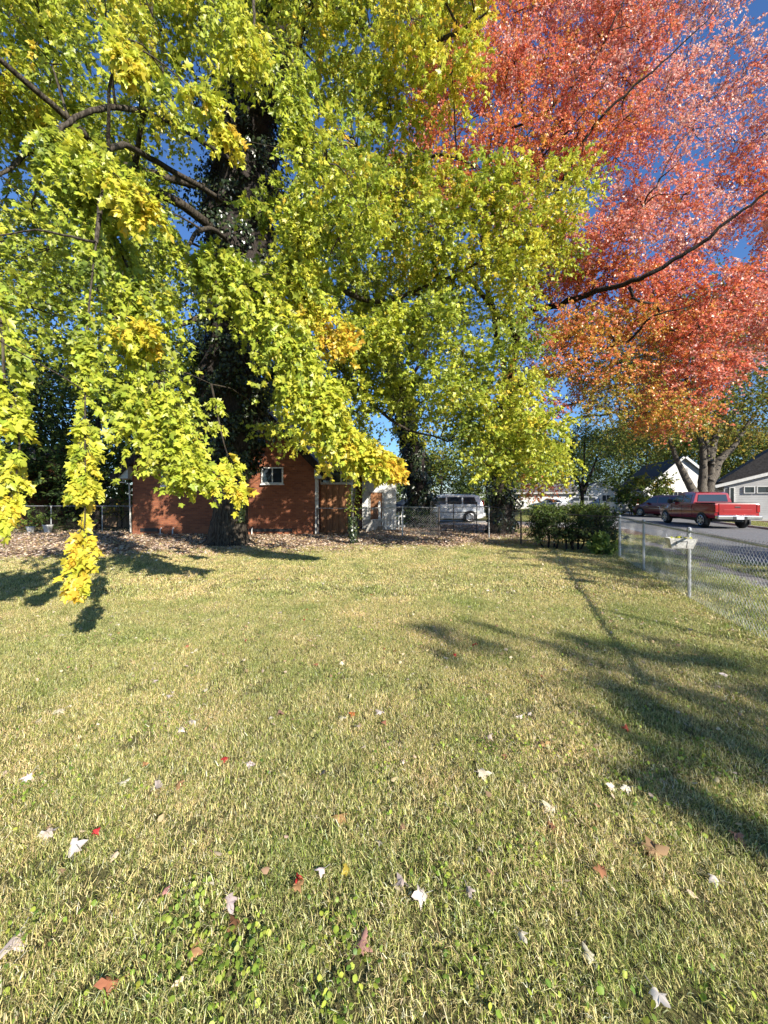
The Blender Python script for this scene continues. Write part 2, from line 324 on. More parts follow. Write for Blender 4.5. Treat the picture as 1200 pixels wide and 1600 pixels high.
class Tree:
    def __init__(s, seed, leafsize=.12, pal=None, nodes=6, per=2, tw=.0035):
        s.rs = np.random.RandomState(seed); s.V = []; s.F = []; s.nv = 0; s.ls = leafsize; s.pal = pal
        s.sk = []; s.skr = []; s.sp = []; s.nodes = nodes; s.per = per; s.tw = tw
    def wood(s, P, r, sides=8, rough=.0, sk=True):
        P = np.asarray(P, float); r = np.asarray(r, float)
        V, F = tubes(P[None], r[None], sides)
        if rough:
            c = np.repeat(P, sides, axis=0); a = np.tile(np.arange(sides), len(P)); 
            ph = np.sin(a*2.4+P[:, 2].repeat(sides)*.8)+.8*np.sin(a*5.1+1.3*np.sin(P[:, 2].repeat(sides)*1.7))
            V = c+(V-c)*(1+rough*ph[:, None]*.5+s.rs.uniform(-rough, rough, (len(V), 1))*.4)
        s.V.append(V); s.F.append(F+s.nv); s.nv += len(V)
        if sk: s.sk.append(P); s.skr.append(r)
    def limb(s, pts, r0, r1, sides=8, n=7, wob=.03, rough=0):
        P = catmull(pts, n); L = np.linalg.norm(P[-1]-P[0])
        wv = np.cumsum(s.rs.normal(0, 1, P.shape), 0); wv -= np.linspace(0, 1, len(P))[:, None]*wv[-1]
        P = P+wv*wob*min(L, 3)/math.sqrt(len(P))*.5
        s.wood(P, np.linspace(r0, r1, len(P)), sides, rough); return P
    def nearest(s, p, below=True):
        A = np.vstack(s.sk); r = np.concatenate(s.skr); d = np.linalg.norm(A-p, axis=1)
        if below: d = d+np.maximum(A[:, 2]-p[2], 0)*.8+(r < .02)*.6
        i = int(np.argmin(d)); return A[i], r[i], d[i]
    def connect(s, p, rmax=.09, sides=6):
        rmax = min(rmax, getattr(s, 'rm', 9))
        q, r, d = s.nearest(p)
        if d < .15: return
        mid = (q+p)/2+np.array([0, 0, .12*d])+s.rs.normal(0, .06*d, 3)
        r0 = min(rmax, r*.8, .012+.013*d)
        s.limb([q, mid, p], r0, max(.006, r0*.35), sides, n=5)
    def sprays(s, pos, dr, L, size, colmix, droop=.5):
        s.sp.append((np.asarray(pos), nrm(np.asarray(dr)), np.broadcast_to(L, (len(pos),)), np.broadcast_to(size, (len(pos),)), np.asarray(colmix), np.full(len(pos), droop)))
    def clump(s, c, rad, nsp, L=.5, size=None, mix=.5, droop=.5, con=True, sub=4):
        c = np.asarray(c, float); rad = np.asarray(rad, float)
        if con: s.connect(c)
        ends = []
        for _ in range(sub):
            e = c+nrm(s.rs.normal(0, 1, 3))*rad*s.rs.uniform(.5, .95)
            m = (c+e)/2+s.rs.normal(0, .05, 3)*rad; pts = np.array([c, m, e])
            if con: s.limb(pts, .014, .005, 4, n=3)
            ends.append(pts)
        u = nrm(s.rs.normal(0, 1, (nsp, 3)))*(s.rs.uniform(.05, 1, (nsp, 1))**.45)
        pos = c+u*rad
        dr = u*np.array([1, 1, .5])+s.rs.normal(0, .35, (nsp, 3))+np.array([0, 0, -.25*droop])
        s.sprays(pos-nrm(dr)*L*.4, dr, L*s.rs.uniform(.6, 1.2, nsp), size or s.ls, np.clip(mix+s.rs.normal(0, .13, nsp), 0, 1), droop)
    def stream(s, pts, nper, L=None, size=None, mix=(.3, .8), r0=.02, droop=1.0, con=True):
        """pts: list of (px,py,d,halfwidth_px); hanging leafy branch"""
        A = np.array([np.append(W(a, b, d), h*d/600) for a, b, d, h in pts]); P = catmull(A, 8)
        if con: s.connect(P[0, :3], .07)
        s.wood(P[:, :3], np.linspace(r0, .004, len(P)), 6, sk=True)
        seg = np.linalg.norm(np.diff(P[:, :3], axis=0), axis=1); Lt = seg.sum(); n = int(nper*Lt)
        tk = s.rs.uniform(0, 1, max(4, int(Lt*7))); t = np.clip(tk[s.rs.randint(0, len(tk), n)]+s.rs.normal(0, .018, n), 0, 1)*(len(P)-1.001); i = t.astype(int); f = (t-i)[:, None]
        q = P[i]*(1-f)+P[np.minimum(i+1, len(P)-1)]*f; tg = nrm(P[np.minimum(i+1, len(P)-1), :3]-P[i, :3])
        side = nrm(s.rs.normal(0, 1, (n, 3))+np.array([0, -.35, 0])); w_ = q[:, 3:4]
        pos = q[:, :3]+side*w_*s.rs.uniform(0, .7, (n, 1)); dr = side*.9+tg*.9+np.array([0, 0, -.35])
        mx = mix[0]+(mix[1]-mix[0])*(t/len(P))+s.rs.normal(0, .1, n)
        s.sprays(pos, dr, np.clip(w_[:, 0]*1.05, .14, .7)*s.rs.uniform(.7, 1.2, n), size or s.ls, np.clip(mx, 0, 1), droop)
    def build_crown(s, name, m, parent, tmpl, twigm=True, upw=.55, sunw=.55, ran=.55, tipdown=.6):
        pos = np.vstack([a[0] for a in s.sp]); dr = np.vstack([a[1] for a in s.sp]); L = np.concatenate([a[2] for a in s.sp])
        sz = np.concatenate([a[3] for a in s.sp]); mx = np.concatenate([a[4] for a in s.sp]); dp = np.concatenate([a[5] for a in s.sp])
        n = len(pos); K = s.nodes; rs = s.rs
        t = np.linspace(0, 1, K)
        Q = pos[:, None]+dr[:, None]*(L[:, None]*t)[..., None]; Q[:, :, 2] -= (dp[:, None]*.55*L[:, None]*t**2)
        if s.tw:
            V, F = tubes(Q, s.tw*(1.25-t)[None].repeat(n, 0), 3); s.V.append(V); s.F.append(F+s.nv); s.nv += len(V)
        k0 = 1; Qn = Q[:, k0:]; nn = Qn.shape[1]
        A = np.repeat(Qn.reshape(-1, 3), s.per, axis=0); rep = nn*s.per
        D = np.repeat(dr, rep, axis=0); SZ = np.repeat(sz, rep)*rs.uniform(.45, 1.25, len(A)); MX = np.repeat(mx, rep)
        tt = np.tile(np.repeat(t[k0:], s.per), n)
        SZ = SZ*(1.1-.25*tt)
        sd = nrm(rs.normal(0, 1, A.shape)); 
        tip = nrm(D*.55+sd*.75+np.array([0, 0, -tipdown])*np.repeat(dp, rep)[:, None])
        nor = SUNN*sunw+np.array([0, 0, upw])+rs.normal(0, ran, A.shape)
        A = A+tip*SZ[:, None]*.28
        col = s.pal(MX, A, rs)
        o = leaves(name, A, tip, nor, SZ, col, tmpl, m, parent, rs)
        print(name, 'leaves', len(A)); return o
    def build_wood(s, name, m, parent): return npmesh(name, np.vstack(s.V), s.F, m, parent, smooth=True)

def ramp(cols):
    C_ = np.array(cols)
    def f(x):
        x = np.clip(x, 0, .9999)*(len(C_)-1); i = x.astype(int); g = (x-i)[:, None]
        return C_[i]*(1-g)+C_[i+1]*g
    return f
def jit(c, rs, a=.2): return c*rs.uniform(1-a, 1+a, (len(c), 1))*rs.uniform(.93, 1.07, c.shape)
_g = ramp([(.11,.155,.03), (.25,.32,.045), (.42,.48,.055), (.58,.59,.065), (.68,.54,.06), (.68,.41,.05)])
def pal_green(mx, A, rs): return jit(_g(np.clip(mx+rs.normal(0, .05, len(mx)), 0, 1)), rs)
_r = ramp([(.25,.28,.05), (.55,.42,.07), (.70,.35,.075), (.74,.26,.10), (.72,.19,.12), (.68,.26,.19), (.76,.50,.42)])
def pal_red(mx, A, rs): return jit(_r(np.clip(mx+rs.normal(0, .13, len(mx)), 0, 1)), rs, .28)
_d = ramp([(.03,.05,.018), (.06,.10,.025), (.11,.16,.03), (.20,.23,.035), (.32,.22,.04)])
def pal_dull(mx, A, rs): return jit(_d(np.clip(mx+rs.normal(0, .08, len(mx)), 0, 1)), rs, .25)

def inpoly(x, y, poly):
    c = False; n = len(poly)
    for i in range(n):
        x0, y0 = poly[i]; x1, y1 = poly[i-1]
        if (y0 > y) != (y1 > y) and x < (x1-x0)*(y-y0)/(y1-y0)+x0: c = not c
    return c
def fill(T, poly, step, drange, cover, rpx, holes=(), mixf=lambda x, y: .5, size=None, droop=.6, L=.5, dr_m=1.0, densf=None, sub=4, mixsd=.07):
    rs = T.rs; xs = [p[0] for p in poly]; ys = [p[1] for p in poly]; size = size or T.ls
    y = min(ys)
    while y < max(ys):
        x = min(xs)+rs.uniform(0, step)
        while x < max(xs):
            a = x+rs.uniform(-.35, .35)*step; b = y+rs.uniform(-.35, .35)*step
            if inpoly(a, b, poly) and not any((a-h[0])**2+(b-h[1])**2 < (h[2]+rpx*.55)**2 for h in holes):
                d = rs.uniform(*drange); c = W(a, b, d); cv = cover*(densf(a, b) if densf else 1)
                if c[2] > .8:
                    rm = rpx*d/600; la = .36*(size*600/d)**2
                    nl = cv*step*step/la; ns = max(3, int(nl/((T.nodes-1)*T.per)))
                    T.clump(c, (rm, dr_m, rm*.8), ns, L=min(L, rm*1.1), size=size, mix=mixf(a, b)+rs.normal(0, mixsd), droop=droop, sub=sub)
            x += step
        y += step

# ------------------------------------------------------------------ ground, road, paths
def sheet(name, pts, z, m, thick=0):
    b = MB()
    if thick: b.prism([(p[0], p[1]) for p in pts], z-thick, z, 'z')
    else: b.add([(p[0], p[1], z) for p in pts], [tuple(range(len(pts)))])
    return tag(b.build(name, m), kind='structure')
sheet('ground', [(-700,-300),(700,-300),(700,900),(-700,900)], 0, M['ground'])
def strip(name, o0, o1, a0, a1, z, m, n=40, wob=0.0, thick=0, seed=0):
    rs = np.random.RandomState(seed); b = MB(); al = np.linspace(a0, a1, n)
    l = [S(o0+rs.normal(0, wob), a) for a in al]; r = [S(o1+rs.normal(0, wob), a) for a in al]
    vs = [(p[0], p[1], z) for p in l]+[(p[0], p[1], z) for p in r]
    return tag(b.add(vs, [(i, i+1, n+i+1, n+i) for i in range(n-1)]).build(name, m), kind='structure')
strip('road', 2.75, 9.2, -25, 160, .008, M['asphalt'], 60, .03)
strip('footpath', 1.42, 2.12, -8, 10.5, .006, M['gravel'], 120, .05, seed=3)
tag(MB().prism([(p[0], p[1]) for p in (S(9.2,-25), S(9.35,-25), S(9.35,160), S(9.2,160))], 0, .11, 'z').build('kerb', M['concrete'], bevel=.01), kind='structure')
sheet('driveway', [S(2.75,15.2)[:2], S(2.75,19.5)[:2], S(-14,19.5)[:2], S(-14,15.2)[:2]], .012, M['concrete'])
sheet('neighbour_driveway', [S(9.35,26)[:2], S(9.35,31)[:2], S(17,31)[:2], S(17,26)[:2]], .012, M['concrete'])

# ------------------------------------------------------------------ lawn: instanced patches of real blades
def grass_patch(seed, n, half, hmin, hmax, wd, dry):
    rs = np.random.RandomState(seed)
    cx = rs.uniform(-half, half, (n//12, 2)); k = rs.randint(0, len(cx), n)
    b = cx[k]+rs.normal(0, .018, (n, 2)); un = rs.rand(n) < .45; b[un] = rs.uniform(-half, half, (un.sum(), 2))
    cl = rs.uniform(.65, 1.2, len(cx))[k]
    for _ in range(int(5*half/.26)):
        hx = rs.uniform(-half, half, 2); q = (np.linalg.norm(b-hx, axis=1) < rs.uniform(.02, .05)) & (rs.rand(n) < .8); b[q] = rs.uniform(-half, half, (q.sum(), 2))
    h = rs.uniform(hmin, hmax, n)*cl; az = rs.uniform(0, 2*math.pi, n); lean = np.abs(rs.normal(.62, .6, n)).clip(0, 1.5)
    fl = rs.rand(n) < .30; lean[fl] = rs.uniform(1.2, 1.55, fl.sum()); h[fl] *= rs.uniform(.7, 1.3, fl.sum())
    w_ = wd*rs.uniform(.6, 1.3, n); la = np.column_stack([np.cos(az), np.sin(az), np.zeros(n)]); sd = np.column_stack([-np.sin(az+rs.normal(0,.6,n)), np.cos(az), np.zeros(n)])
    base = np.column_stack([b, np.where(fl, rs.uniform(.006, .028, n), -.004)])
    mid = base+la*(np.sin(lean*.6)*h*.55)[:, None]; mid[:, 2] += np.cos(lean*.6)*h*.55
    tip = mid+la*(np.sin(lean*1.5)*h*.5)[:, None]; tip[:, 2] += np.cos(lean*1.5)*h*.5; tip[:, 2] = np.maximum(tip[:, 2], .004)
    V = np.stack([base-sd*w_[:,None]/2, base+sd*w_[:,None]/2, mid+sd*w_[:,None]*.42, mid-sd*w_[:,None]*.42, tip], 1).reshape(-1, 3)
    i = np.arange(n)[:, None]*5
    Q = i+np.array([[0,1,2,3]]); T = i+np.array([[3,2,4]])
    c = np.empty((n, 3)); u = rs.rand(n)
    straw = np.array([.80,.69,.38]); green = np.array([.20,.25,.08]); lime = np.array([.40,.46,.12]); brown = np.array([.24,.18,.11])
    for cc, a0, a1 in ((straw, 0, dry), (brown, dry, dry+.09), (lime, dry+.09, dry+.30), (green, dry+.30, 1.01)):
        q = (u >= a0) & (u < a1); c[q] = cc
    q = rs.rand(n) < .12; c[q] = np.array([.88, .82, .62]); c = jit(c, rs, .42); Cc = np.clip(np.repeat(c, 5, 0), 0, .95)
    o = npmesh('grass_blades', V, [Q, T], M['grass'], None, Cc)
    C.objects.unlink(o); return o
def scatter(name, pts, protos, m, smin=.85, smax=1.15, seed=1, tilt=0):
    me = bpy.data.meshes.new(name); me.from_pydata([tuple(p) for p in pts], [], []); o = link(name, me, m)
    ng = bpy.data.node_groups.new(name, 'GeometryNodeTree')
    ng.interface.new_socket('Geometry', in_out='INPUT', socket_type='NodeSocketGeometry')
    ng.interface.new_socket('Geometry', in_out='OUTPUT', socket_type='NodeSocketGeometry')
    gi = ng.nodes.new('NodeGroupInput'); go = ng.nodes.new('NodeGroupOutput')
    jn = ng.nodes.new('GeometryNodeGeometryToInstance')
    for p in protos:
        oi = ng.nodes.new('GeometryNodeObjectInfo'); oi.inputs['Object'].default_value = p; oi.inputs['As Instance'].default_value = True
        ng.links.new(oi.outputs['Geometry'], jn.inputs[0])
    ip = ng.nodes.new('GeometryNodeInstanceOnPoints'); ip.inputs['Pick Instance'].default_value = True
    mp = ng.nodes.new('GeometryNodeMeshToPoints')
    ng.links.new(gi.outputs[0], ip.inputs['Points']); ng.links.new(jn.outputs[0], ip.inputs['Instance'])
    rv = ng.nodes.new('FunctionNodeRandomValue'); rv.data_type = 'FLOAT_VECTOR'
    rv.inputs[0].default_value = (-tilt, -tilt, 0); rv.inputs[1].default_value = (tilt, tilt, 6.283); rv.inputs['Seed'].default_value = seed
    rs_ = ng.nodes.new('FunctionNodeRandomValue'); rs_.data_type = 'FLOAT'; rs_.inputs['Seed'].default_value = seed+7
    rs_.inputs[2].default_value = smin; rs_.inputs[3].default_value = smax
    ri = ng.nodes.new('FunctionNodeRandomValue'); ri.data_type = 'INT'; ri.inputs['Seed'].default_value = seed+3
    ri.inputs[4].default_value = 0; ri.inputs[5].default_value = len(protos)-1
    ng.links.new(rv.outputs[0], ip.inputs['Rotation']); ng.links.new(rs_.outputs[1], ip.inputs['Scale']); ng.links.new(ri.outputs[2], ip.inputs['Instance Index'])
    ng.links.new(ip.outputs[0], go.inputs[0])
    md = o.modifiers.new('scatter', 'NODES'); md.node_group = ng
    return o
gp = [grass_patch(i, 3600, .26, .020, .050, .0023, .46) for i in range(6)]
gp_far = [grass_patch(20+i, 2200, .52, .03, .058, .0058, .52) for i in range(4)]
gp_verge = [grass_patch(40+i, 2400, .50, .05, .10, .006, .10) for i in range(3)]
rs = np.random.RandomState(5)
def offs(p): return float(np.dot(np.array([p[0]-P1[0], p[1]-P1[1], 0]), HN))
def litter_front(x, y): return y - .22*x
near, far, verge = [], [], []
for y in np.arange(-.5, 6.2, .34):
    for x in np.arange(-abs(y)*1.12-3.2, abs(y)*1.12+4.2, .34):
        p = (x+rs.uniform(-.06, .06), y+rs.uniform(-.06, .06), 0)
        if offs(p) < .12: near.append(p)
for y in np.arange(6.2, 16.5, .62):
    for x in np.arange(-y*1.1-1, y*1.1+1, .62):
        p = (x+rs.uniform(-.14, .14), y+rs.uniform(-.14, .14), 0); lf = litter_front(x, y)+rs.normal(0, .35)
        if offs(p) < 0 and (lf < 11.9 or (lf < 12.9 and rs.rand() < .4) or (x > 4 and y < 15.5)): far.append(p)
for a in np.arange(-7, 14, .62):
    for o_ in (.3, .85, 1.2): verge.append(S(o_+rs.uniform(-.12, .12)-(.12 if o_ > 1 else 0), a+rs.uniform(-.2, .2)))
    if a < 11: verge.append(S(2.42+rs.uniform(-.05, .05), a))
for a in np.arange(-3, 45, 1.1):
    for o_ in (9.9, 10.8, 11.8): verge.append(S(o_+rs.uniform(-.3, .3), a))
    if a > 9:
        for o_ in (1.8, .6, -.6, -2): 
            if not 14.6 < a < 20: verge.append(S(o_+rs.uniform(-.3, .3), a))
tag(scatter('lawn_grass', near+far, [], M['grass']) if 0 else scatter('lawn_grass', near, gp, M['grass'], .85, 1.2, 1, .03), kind='stuff')
tag(scatter('mown_grass', far, gp_far, M['grass'], .85, 1.15, 2), kind='stuff')
tag(scatter('verge_grass', verge, gp_verge, M['grass'], .7, 1.1, 3), kind='stuff')

# broad-leaved weeds among the grass, leaf litter
def flat_leaves(name, n, posf, size, colf, tmpl, m, tilt=.5, z=(.0, .03), seed=1):
    rs = np.random.RandomState(seed); P = posf(n, rs); n = len(P)
    P[:, 2] = rs.uniform(z[0], z[1], n)
    a = rs.uniform(0, 2*math.pi, n); tip = np.column_stack([np.cos(a), np.sin(a), rs.normal(0, tilt*.5, n)])
    nor = np.array([0, 0, 1.])+rs.normal(0, tilt, (n, 3)); nor[:, 2] = np.abs(nor[:, 2])+.2
    sz = rs.uniform(size[0], size[1], n)
    return leaves(name, P, tip, nor, sz, colf(n, rs), tmpl, m, None, rs)
def weedpos(n, rs):
    cl = []
    for _ in range(200):
        y = 1.0+5.5*rs.rand()**1.5; x = rs.uniform(-1.1, 1.1)*y
        if rs.rand() < .45: x = abs(x)*.9
        cl.append((x, y, rs.uniform(.05, .22)))
    for px, py, r in ((330,1460,.16),(300,1500,.14),(350,1530,.13),(290,1420,.08),(380,1500,.1),(530,1470,.1),(530,1580,.1),(960,1140,.3),(900,1180,.3),(1050,1200,.25),(60,1240,.2),(240,1130,.25),(820,1330,.15),(1000,1250,.2),(1130,1210,.2)):
        g = G(px, py); cl += [(g[0], g[1], r)]*5
    cl = np.array(cl); k = rs.randint(0, len(cl), n)
    P = np.zeros((n, 3)); P[:, :2] = cl[k, :2]+rs.normal(0, 1, (n, 2))*cl[k, 2:3]*.6
    return P[[offs(p) < -.05 for p in P]]
_w = ramp([(.10,.18,.03), (.22,.32,.04), (.42,.47,.07)])
tag(flat_leaves('broadleaf_weeds', 3600, weedpos, (.009, .021), lambda n, rs: jit(_w(rs.rand(n)), rs), ROUND, M['weed'], .9, (.016, .046), 4), kind='stuff')
_dc = ramp([(.28,.18,.11), (.46,.33,.21), (.60,.47,.34), (.70,.60,.50), (.40,.24,.14), (.58,.46,.2)])
def litterpos(n, rs):
    y = rs.uniform(8.8, 25, n*3); x = rs.uniform(-1.1, .45, n*3)*y
    k = y-.22*x; pr = np.clip((k-10.6)/2.6, 0.012, 1)**1.6*np.clip((24-k)/5, 0, 1); q = rs.rand(n*3) < pr
    P = np.column_stack([x, y, 0*x])[q][:n]
    inside = (P[:, 1] > 16.7) & (P[:, 0] < -3) & (P[:, 0] > -11)
    return P[~inside]
tag(flat_leaves('leaf_litter', 42000, litterpos, (.045, .095), lambda n, rs: jit(_dc(rs.rand(n)), rs, .35), MAPLE_LO, M['dry'], .45, (.005, .05), 5), kind='stuff')
def lawnlitter(n, rs):
    y = 1.2+rs.rand(n)**.52*11.2; x = rs.uniform(-1.1, 1.05, n)*y
    P = np.column_stack([x, y, 0*x]); P = P[[offs(p) < -.1 for p in P]]
    g = S(0, 0)+HD*rs.uniform(-3, 8, (260, 1))+HN*rs.normal(-.1, .1, (260, 1)); g2 = S(2.3, 0)+HD*rs.uniform(-3, 10, (1800, 1))+HN*rs.normal(0, .13, (1800, 1))
    # a faint line of leaves runs up the lawn to the hedge, and a few patches gather by the fence
    t = rs.rand(300, 1); g3 = G(868, 868)*(1-t)+G(960, 985)*t+rs.normal(0, .08, (300, 3))
    return np.vstack([P, g, g2, g3])
_lc = ramp([(.30,.17,.09), (.44,.33,.20), (.58,.48,.36), (.50,.42,.20), (.34,.20,.12)])
tag(flat_leaves('scattered_leaf_bits', 5200, lawnlitter, (.016, .046), lambda n, rs: jit(_lc(rs.rand(n)), rs, .3), OVAL, M['dry'], .6, (.02, .055), 6), kind='stuff')

# single fallen leaves one can point at
def fallen(px, py, size, col, label, group=None, yaw=None, z=.042, tilt=.35, curl=1.5, seed=0):
    rs = np.random.RandomState(seed+int(px*7+py)); P, T = MAPLE; size *= .93
    a = rs.uniform(0, 6.28) if yaw is None else yaw
    tip = nrm(np.array([math.cos(a), math.sin(a), rs.normal(0, .15)])); nor = np.array([rs.normal(0, tilt), rs.normal(0, tilt)-.25, 1.])
    nor = nrm(nor-tip*(nor@tip)); sd = np.cross(tip, nor); Q = P.copy(); Q[:, 2] = -curl*.5*np.abs(Q[:, 0])**1.2-.4*(Q[:, 1]-.4)**2*rs.uniform(0, 1.4)
    Q[:, 2] += rs.normal(0, .07, len(Q)); Q[:, 1] *= rs.uniform(.8, 1.05); Q[:, :2] += rs.normal(0, .03, (len(Q), 2)); Q[:, 0] *= rs.uniform(.7, 1)
    V = size*(Q[:, :1]*sd+Q[:, 1:2]*tip+Q[:, 2:]*nor); V -= V[0]; c = np.array(col)*rs.uniform(.5, 1.15, (len(V), 1))*np.array([1, rs.uniform(.88, 1.02), rs.uniform(.8, 1.02)])
    n0 = len(V); st = np.array([V[1], V[1]-tip*size*.45+nor*.01]); sv, sf = tubes(st[None], np.full((1, 2), .0011), 3)
    o = npmesh('fallen_leaf', np.vstack([V, sv]), [T, sf+n0], M['dry'], None, np.vstack([c, np.tile(np.array(col)*.6, (len(sv), 1))]))
    g = G(px, py+14); o.location = (g[0], g[1], z)
    return tag(o, label, 'fallen leaf', group)
pale = (.76,.69,.61); tan = (.45,.27,.12); red = (.48,.04,.04); pink = (.55,.30,.24); yel = (.55,.42,.07); brown = (.30,.15,.08)
FL = [
 (655,1400,.075,pale,'bright pale leaf with splayed lobes, just right of the slim folded one, lower middle'),
 (628,1374,.07,pale,'slim folded pale leaf on edge, just left of the splayed pale leaf, lower middle'),
 (733,1394,.05,pale,'small pale pointed leaf alone, further right of the splayed pale leaf, lower middle'),
 (565,1472,.085,pink,'pinkish white curled leaf, lowest of the pale leaves near the bottom centre'),
 (814,1462,.055,pale,'forked pale leaf near the bottom, right of centre'),
 (918,1492,.055,pale,'narrow pale leaf furthest right among the pale ones along the bottom'),
 (465,1372,.055,red,'bright red fallen leaf beside a tan and a white leaf, lower left of centre'),
 (499,1357,.06,pale,'white twisted leaf just right of the bright red leaf'),
 (466,1385,.06,tan,'tan leaf tucked just below the bright red leaf'),
 (541,1357,.055,yel,'mustard yellow leaf with a small pink leaf beside it, left of lower centre'),
 (357,1413,.075,pale,'pale lobed leaf above a brown one, lower left lawn'),
 (367,1440,.07,brown,'brown pink leaf directly below a pale lobed leaf, lower left lawn'),
 (298,1490,.08,tan,'orange tan leaf lying among round green weeds at the lower left'),
 (258,1390,.045,pink,'small pink leaf left of the round green weeds'),
 (151,1298,.045,red,'small vivid red leaf on the left of the lawn'),
 (115,1322,.10,pale,'large grey white folded leaf, biggest on the left of the lawn'),
 (72,1300,.075,pale,'grey white leaf left of the largest folded one, on the left of the lawn'),
 (247,1223,.085,pale,'white star shaped leaf beside an orange leaf, left of the lawn'),
 (280,1225,.065,tan,'orange leaf just right of the white star shaped leaf'),
 (531,1272,.085,tan,'golden brown leaf in a dark gap of the grass, middle of the lawn'),
 (756,1204,.08,pale,'pale curled leaf above a small white one, right of the middle'),
 (859,1258,.075,pale,'white lobed leaf above a dark red one, right of the middle'),
 (862,1288,.06,brown,'dark red brown leaf directly under a white lobed leaf, right of the middle'),
 (955,1226,.055,pale,'bright white leaf, left one of the pair beside the narrow shadow'),
 (978,1228,.06,pale,'bright white leaf, right one of the pair beside the narrow shadow'),
 (979,1130,.07,(.5,.12,.06),'rust red leaf standing up below the broad tree shadow on the right'),
 (351,1180,.05,red,'small red leaf, middle left of the lawn above the star shaped white leaf'),
 (1025,1330,.11,(.40,.27,.13),'large tan leaf with its long pale stalk, lower right of the lawn'),
 (1152,1303,.08,(.42,.25,.16),'brown pink leaf lying in the narrow dark shadow at the right edge'),
 (1117,1370,.06,pale,'pale bent leaf near the right edge, below the narrow shadow'),
 (938,1360,.065,brown,'brown leaf with a pale speck, left of the large tan one in the lower right'),
 (1030,1560,.06,pale,'pale leaf beside a red brown scrap at the bottom right'),
 (12,1478,.11,pale,'pale curled leaf cut by the left edge of the lawn near the bottom'),
 (170,1540,.075,(.42,.18,.09),'rust brown leaf near the bottom left corner'),
 (45,1210,.09,pale,'whitish leaf at the far left edge, middle of the lawn'),
 (300,1120,.08,pale,'pale pink white leaf, right one of two left of the middle of the lawn'),
 (283,1135,.065,pale,'pale leaf, left and lower one of two left of the middle of the lawn'),
 (262,1080,.08,pale,'white leaf lying flat further up the left of the lawn'),
 (93,1102,.09,pale,'curled grey white leaf up the left side of the lawn'),
 (438,1108,.08,pink,'pink and white leaf near the centre left of the lawn'),
 (593,1105,.09,pale,'pale leaf over a dark hollow in the middle of the lawn'),
 (551,1108,.06,(.5,.16,.05),'orange brown leaf left of the dark hollow in the middle of the lawn'),
 (600,1122,.06,(.36,.16,.1),'brown leaf just below the pale leaf over the dark hollow'),
 (742,998,.08,red,'red leaf at the near side of the broad tree shadow, upper middle'),
 (711,1014,.06,red,'small red leaf left of the other red one, upper middle of the lawn'),
 (1133,1046,.085,pale,'bright white leaf inside the broad tree shadow on the right'),
]
for a in FL: fallen(*a[:4], a[4])
rs = np.random.RandomState(9)
for k in range(230):
    y = 1.25+rs.rand()**.6*8.5; x = rs.uniform(-.98, .95)*y
    if offs((x, y)) > -.15: continue
    px = 600+600*x/y; py = 777.5+960/y
    t = rs.rand()
    if t < .66: fallen(px, py, rs.uniform(.032, .07), tuple(np.array(pale)*rs.uniform(.65, 1.1)), 'small pale fallen leaf caught in the short grass', 'small pale leaves scattered over the lawn', z=.03)
    elif t < .86: fallen(px, py, rs.uniform(.04, .07), brown if t < .76 else tan, 'small brown fallen leaf caught in the short grass', 'small brown leaves scattered over the lawn', z=.03)
    else: fallen(px, py, rs.uniform(.03, .055), red, 'tiny red fallen leaf caught in the short grass', 'tiny red leaves scattered over the lawn', z=.03)

# ------------------------------------------------------------------ brick house behind the big tree
def window(parent, x0, x1, z0, z1, y, m_frame, panes=2, d=.09, fr=.05, sill=True, mglass=None):
    """frame stands proud of a wall whose face is at y, looking towards -y"""
    b = MB(); b.box(x0-fr, x1+fr, y-d, y-.002, z1, z1+fr).box(x0-fr, x1+fr, y-d, y-.002, z0-fr, z0)
    b.box(x0-fr, x0, y-d, y-.002, z0, z1).box(x1, x1+fr, y-d, y-.002, z0, z1)
    for i in range(1, panes):
        xm = x0+(x1-x0)*i/panes; b.box(xm-.02, xm+.02, y-d*.8, y-.002, z0, z1)
    f = b.build('window', m_frame, parent)
    MB().box(x0, x1, y-.03, y-.004, z0, z1).build('pane', mglass or M['glass'], f)
    if sill: MB().box(x0-fr-.04, x1+fr+.04, y-d-.05, y-.002, z0-fr-.06, z0-fr-.002).build('sill', m_frame, f, bevel=.006)
    return f
D = 16.7; X0 = (207-600)/600*D; X1 = (493-600)/600*D; Xm = (X0+X1)/2; hw = (X1-X0)/2
bh = empty('brick_house', (Xm, D, 0), 'red brick house with white trimmed windows behind the ivy covered trunk', 'house')
ez, pz, dp = 3.0, 7.0, 9.0
prof = [(-hw, 0), (hw, 0), (hw, ez), (0, pz), (-hw, ez)]
MB().prism(prof, 0, dp, 'y').build('wall', M['brick'], bh)
b = MB(); b.box(-hw+.35, -hw+1.15, -.03, .0-.002, .12, .27).box(hw-2.9, hw-1.0, -.03, -.002, .12, .25).box(-.3, .5, -.03, -.002, .12, .25)
b.build('foundation_vent', M['black'], bh)
def slope(mb, xa, za, xb, zb, y0, y1, t):
    d = Vector((xb-xa, zb-za)); n = Vector((-d.y, d.x)).normalized()*t
    if n.y < 0: n = -n
    return mb.prism([(xa, za), (xb, zb), (xb+n.x, zb+n.y), (xa+n.x, za+n.y)], y0, y1, 'y')
sl = (pz-ez)/hw; oh = .55
b = MB(); slope(b, -hw-oh, ez-oh*sl+.02, 0, pz+.02, -.35, dp+.3, .16); slope(b, hw+oh, ez-oh*sl+.02, 0, pz+.02, -.35, dp+.3, .16)
rf = b.build('roof', M['roof_grey'], bh)
b = MB(); slope(b, -hw-oh, ez-oh*sl-.16, 0, pz-.16, -.39, -.352, .30); slope(b, hw+oh, ez-oh*sl-.16, 0, pz-.16, -.39, -.352, .30)
b.build('bargeboard', M['bark_dark'], rf)
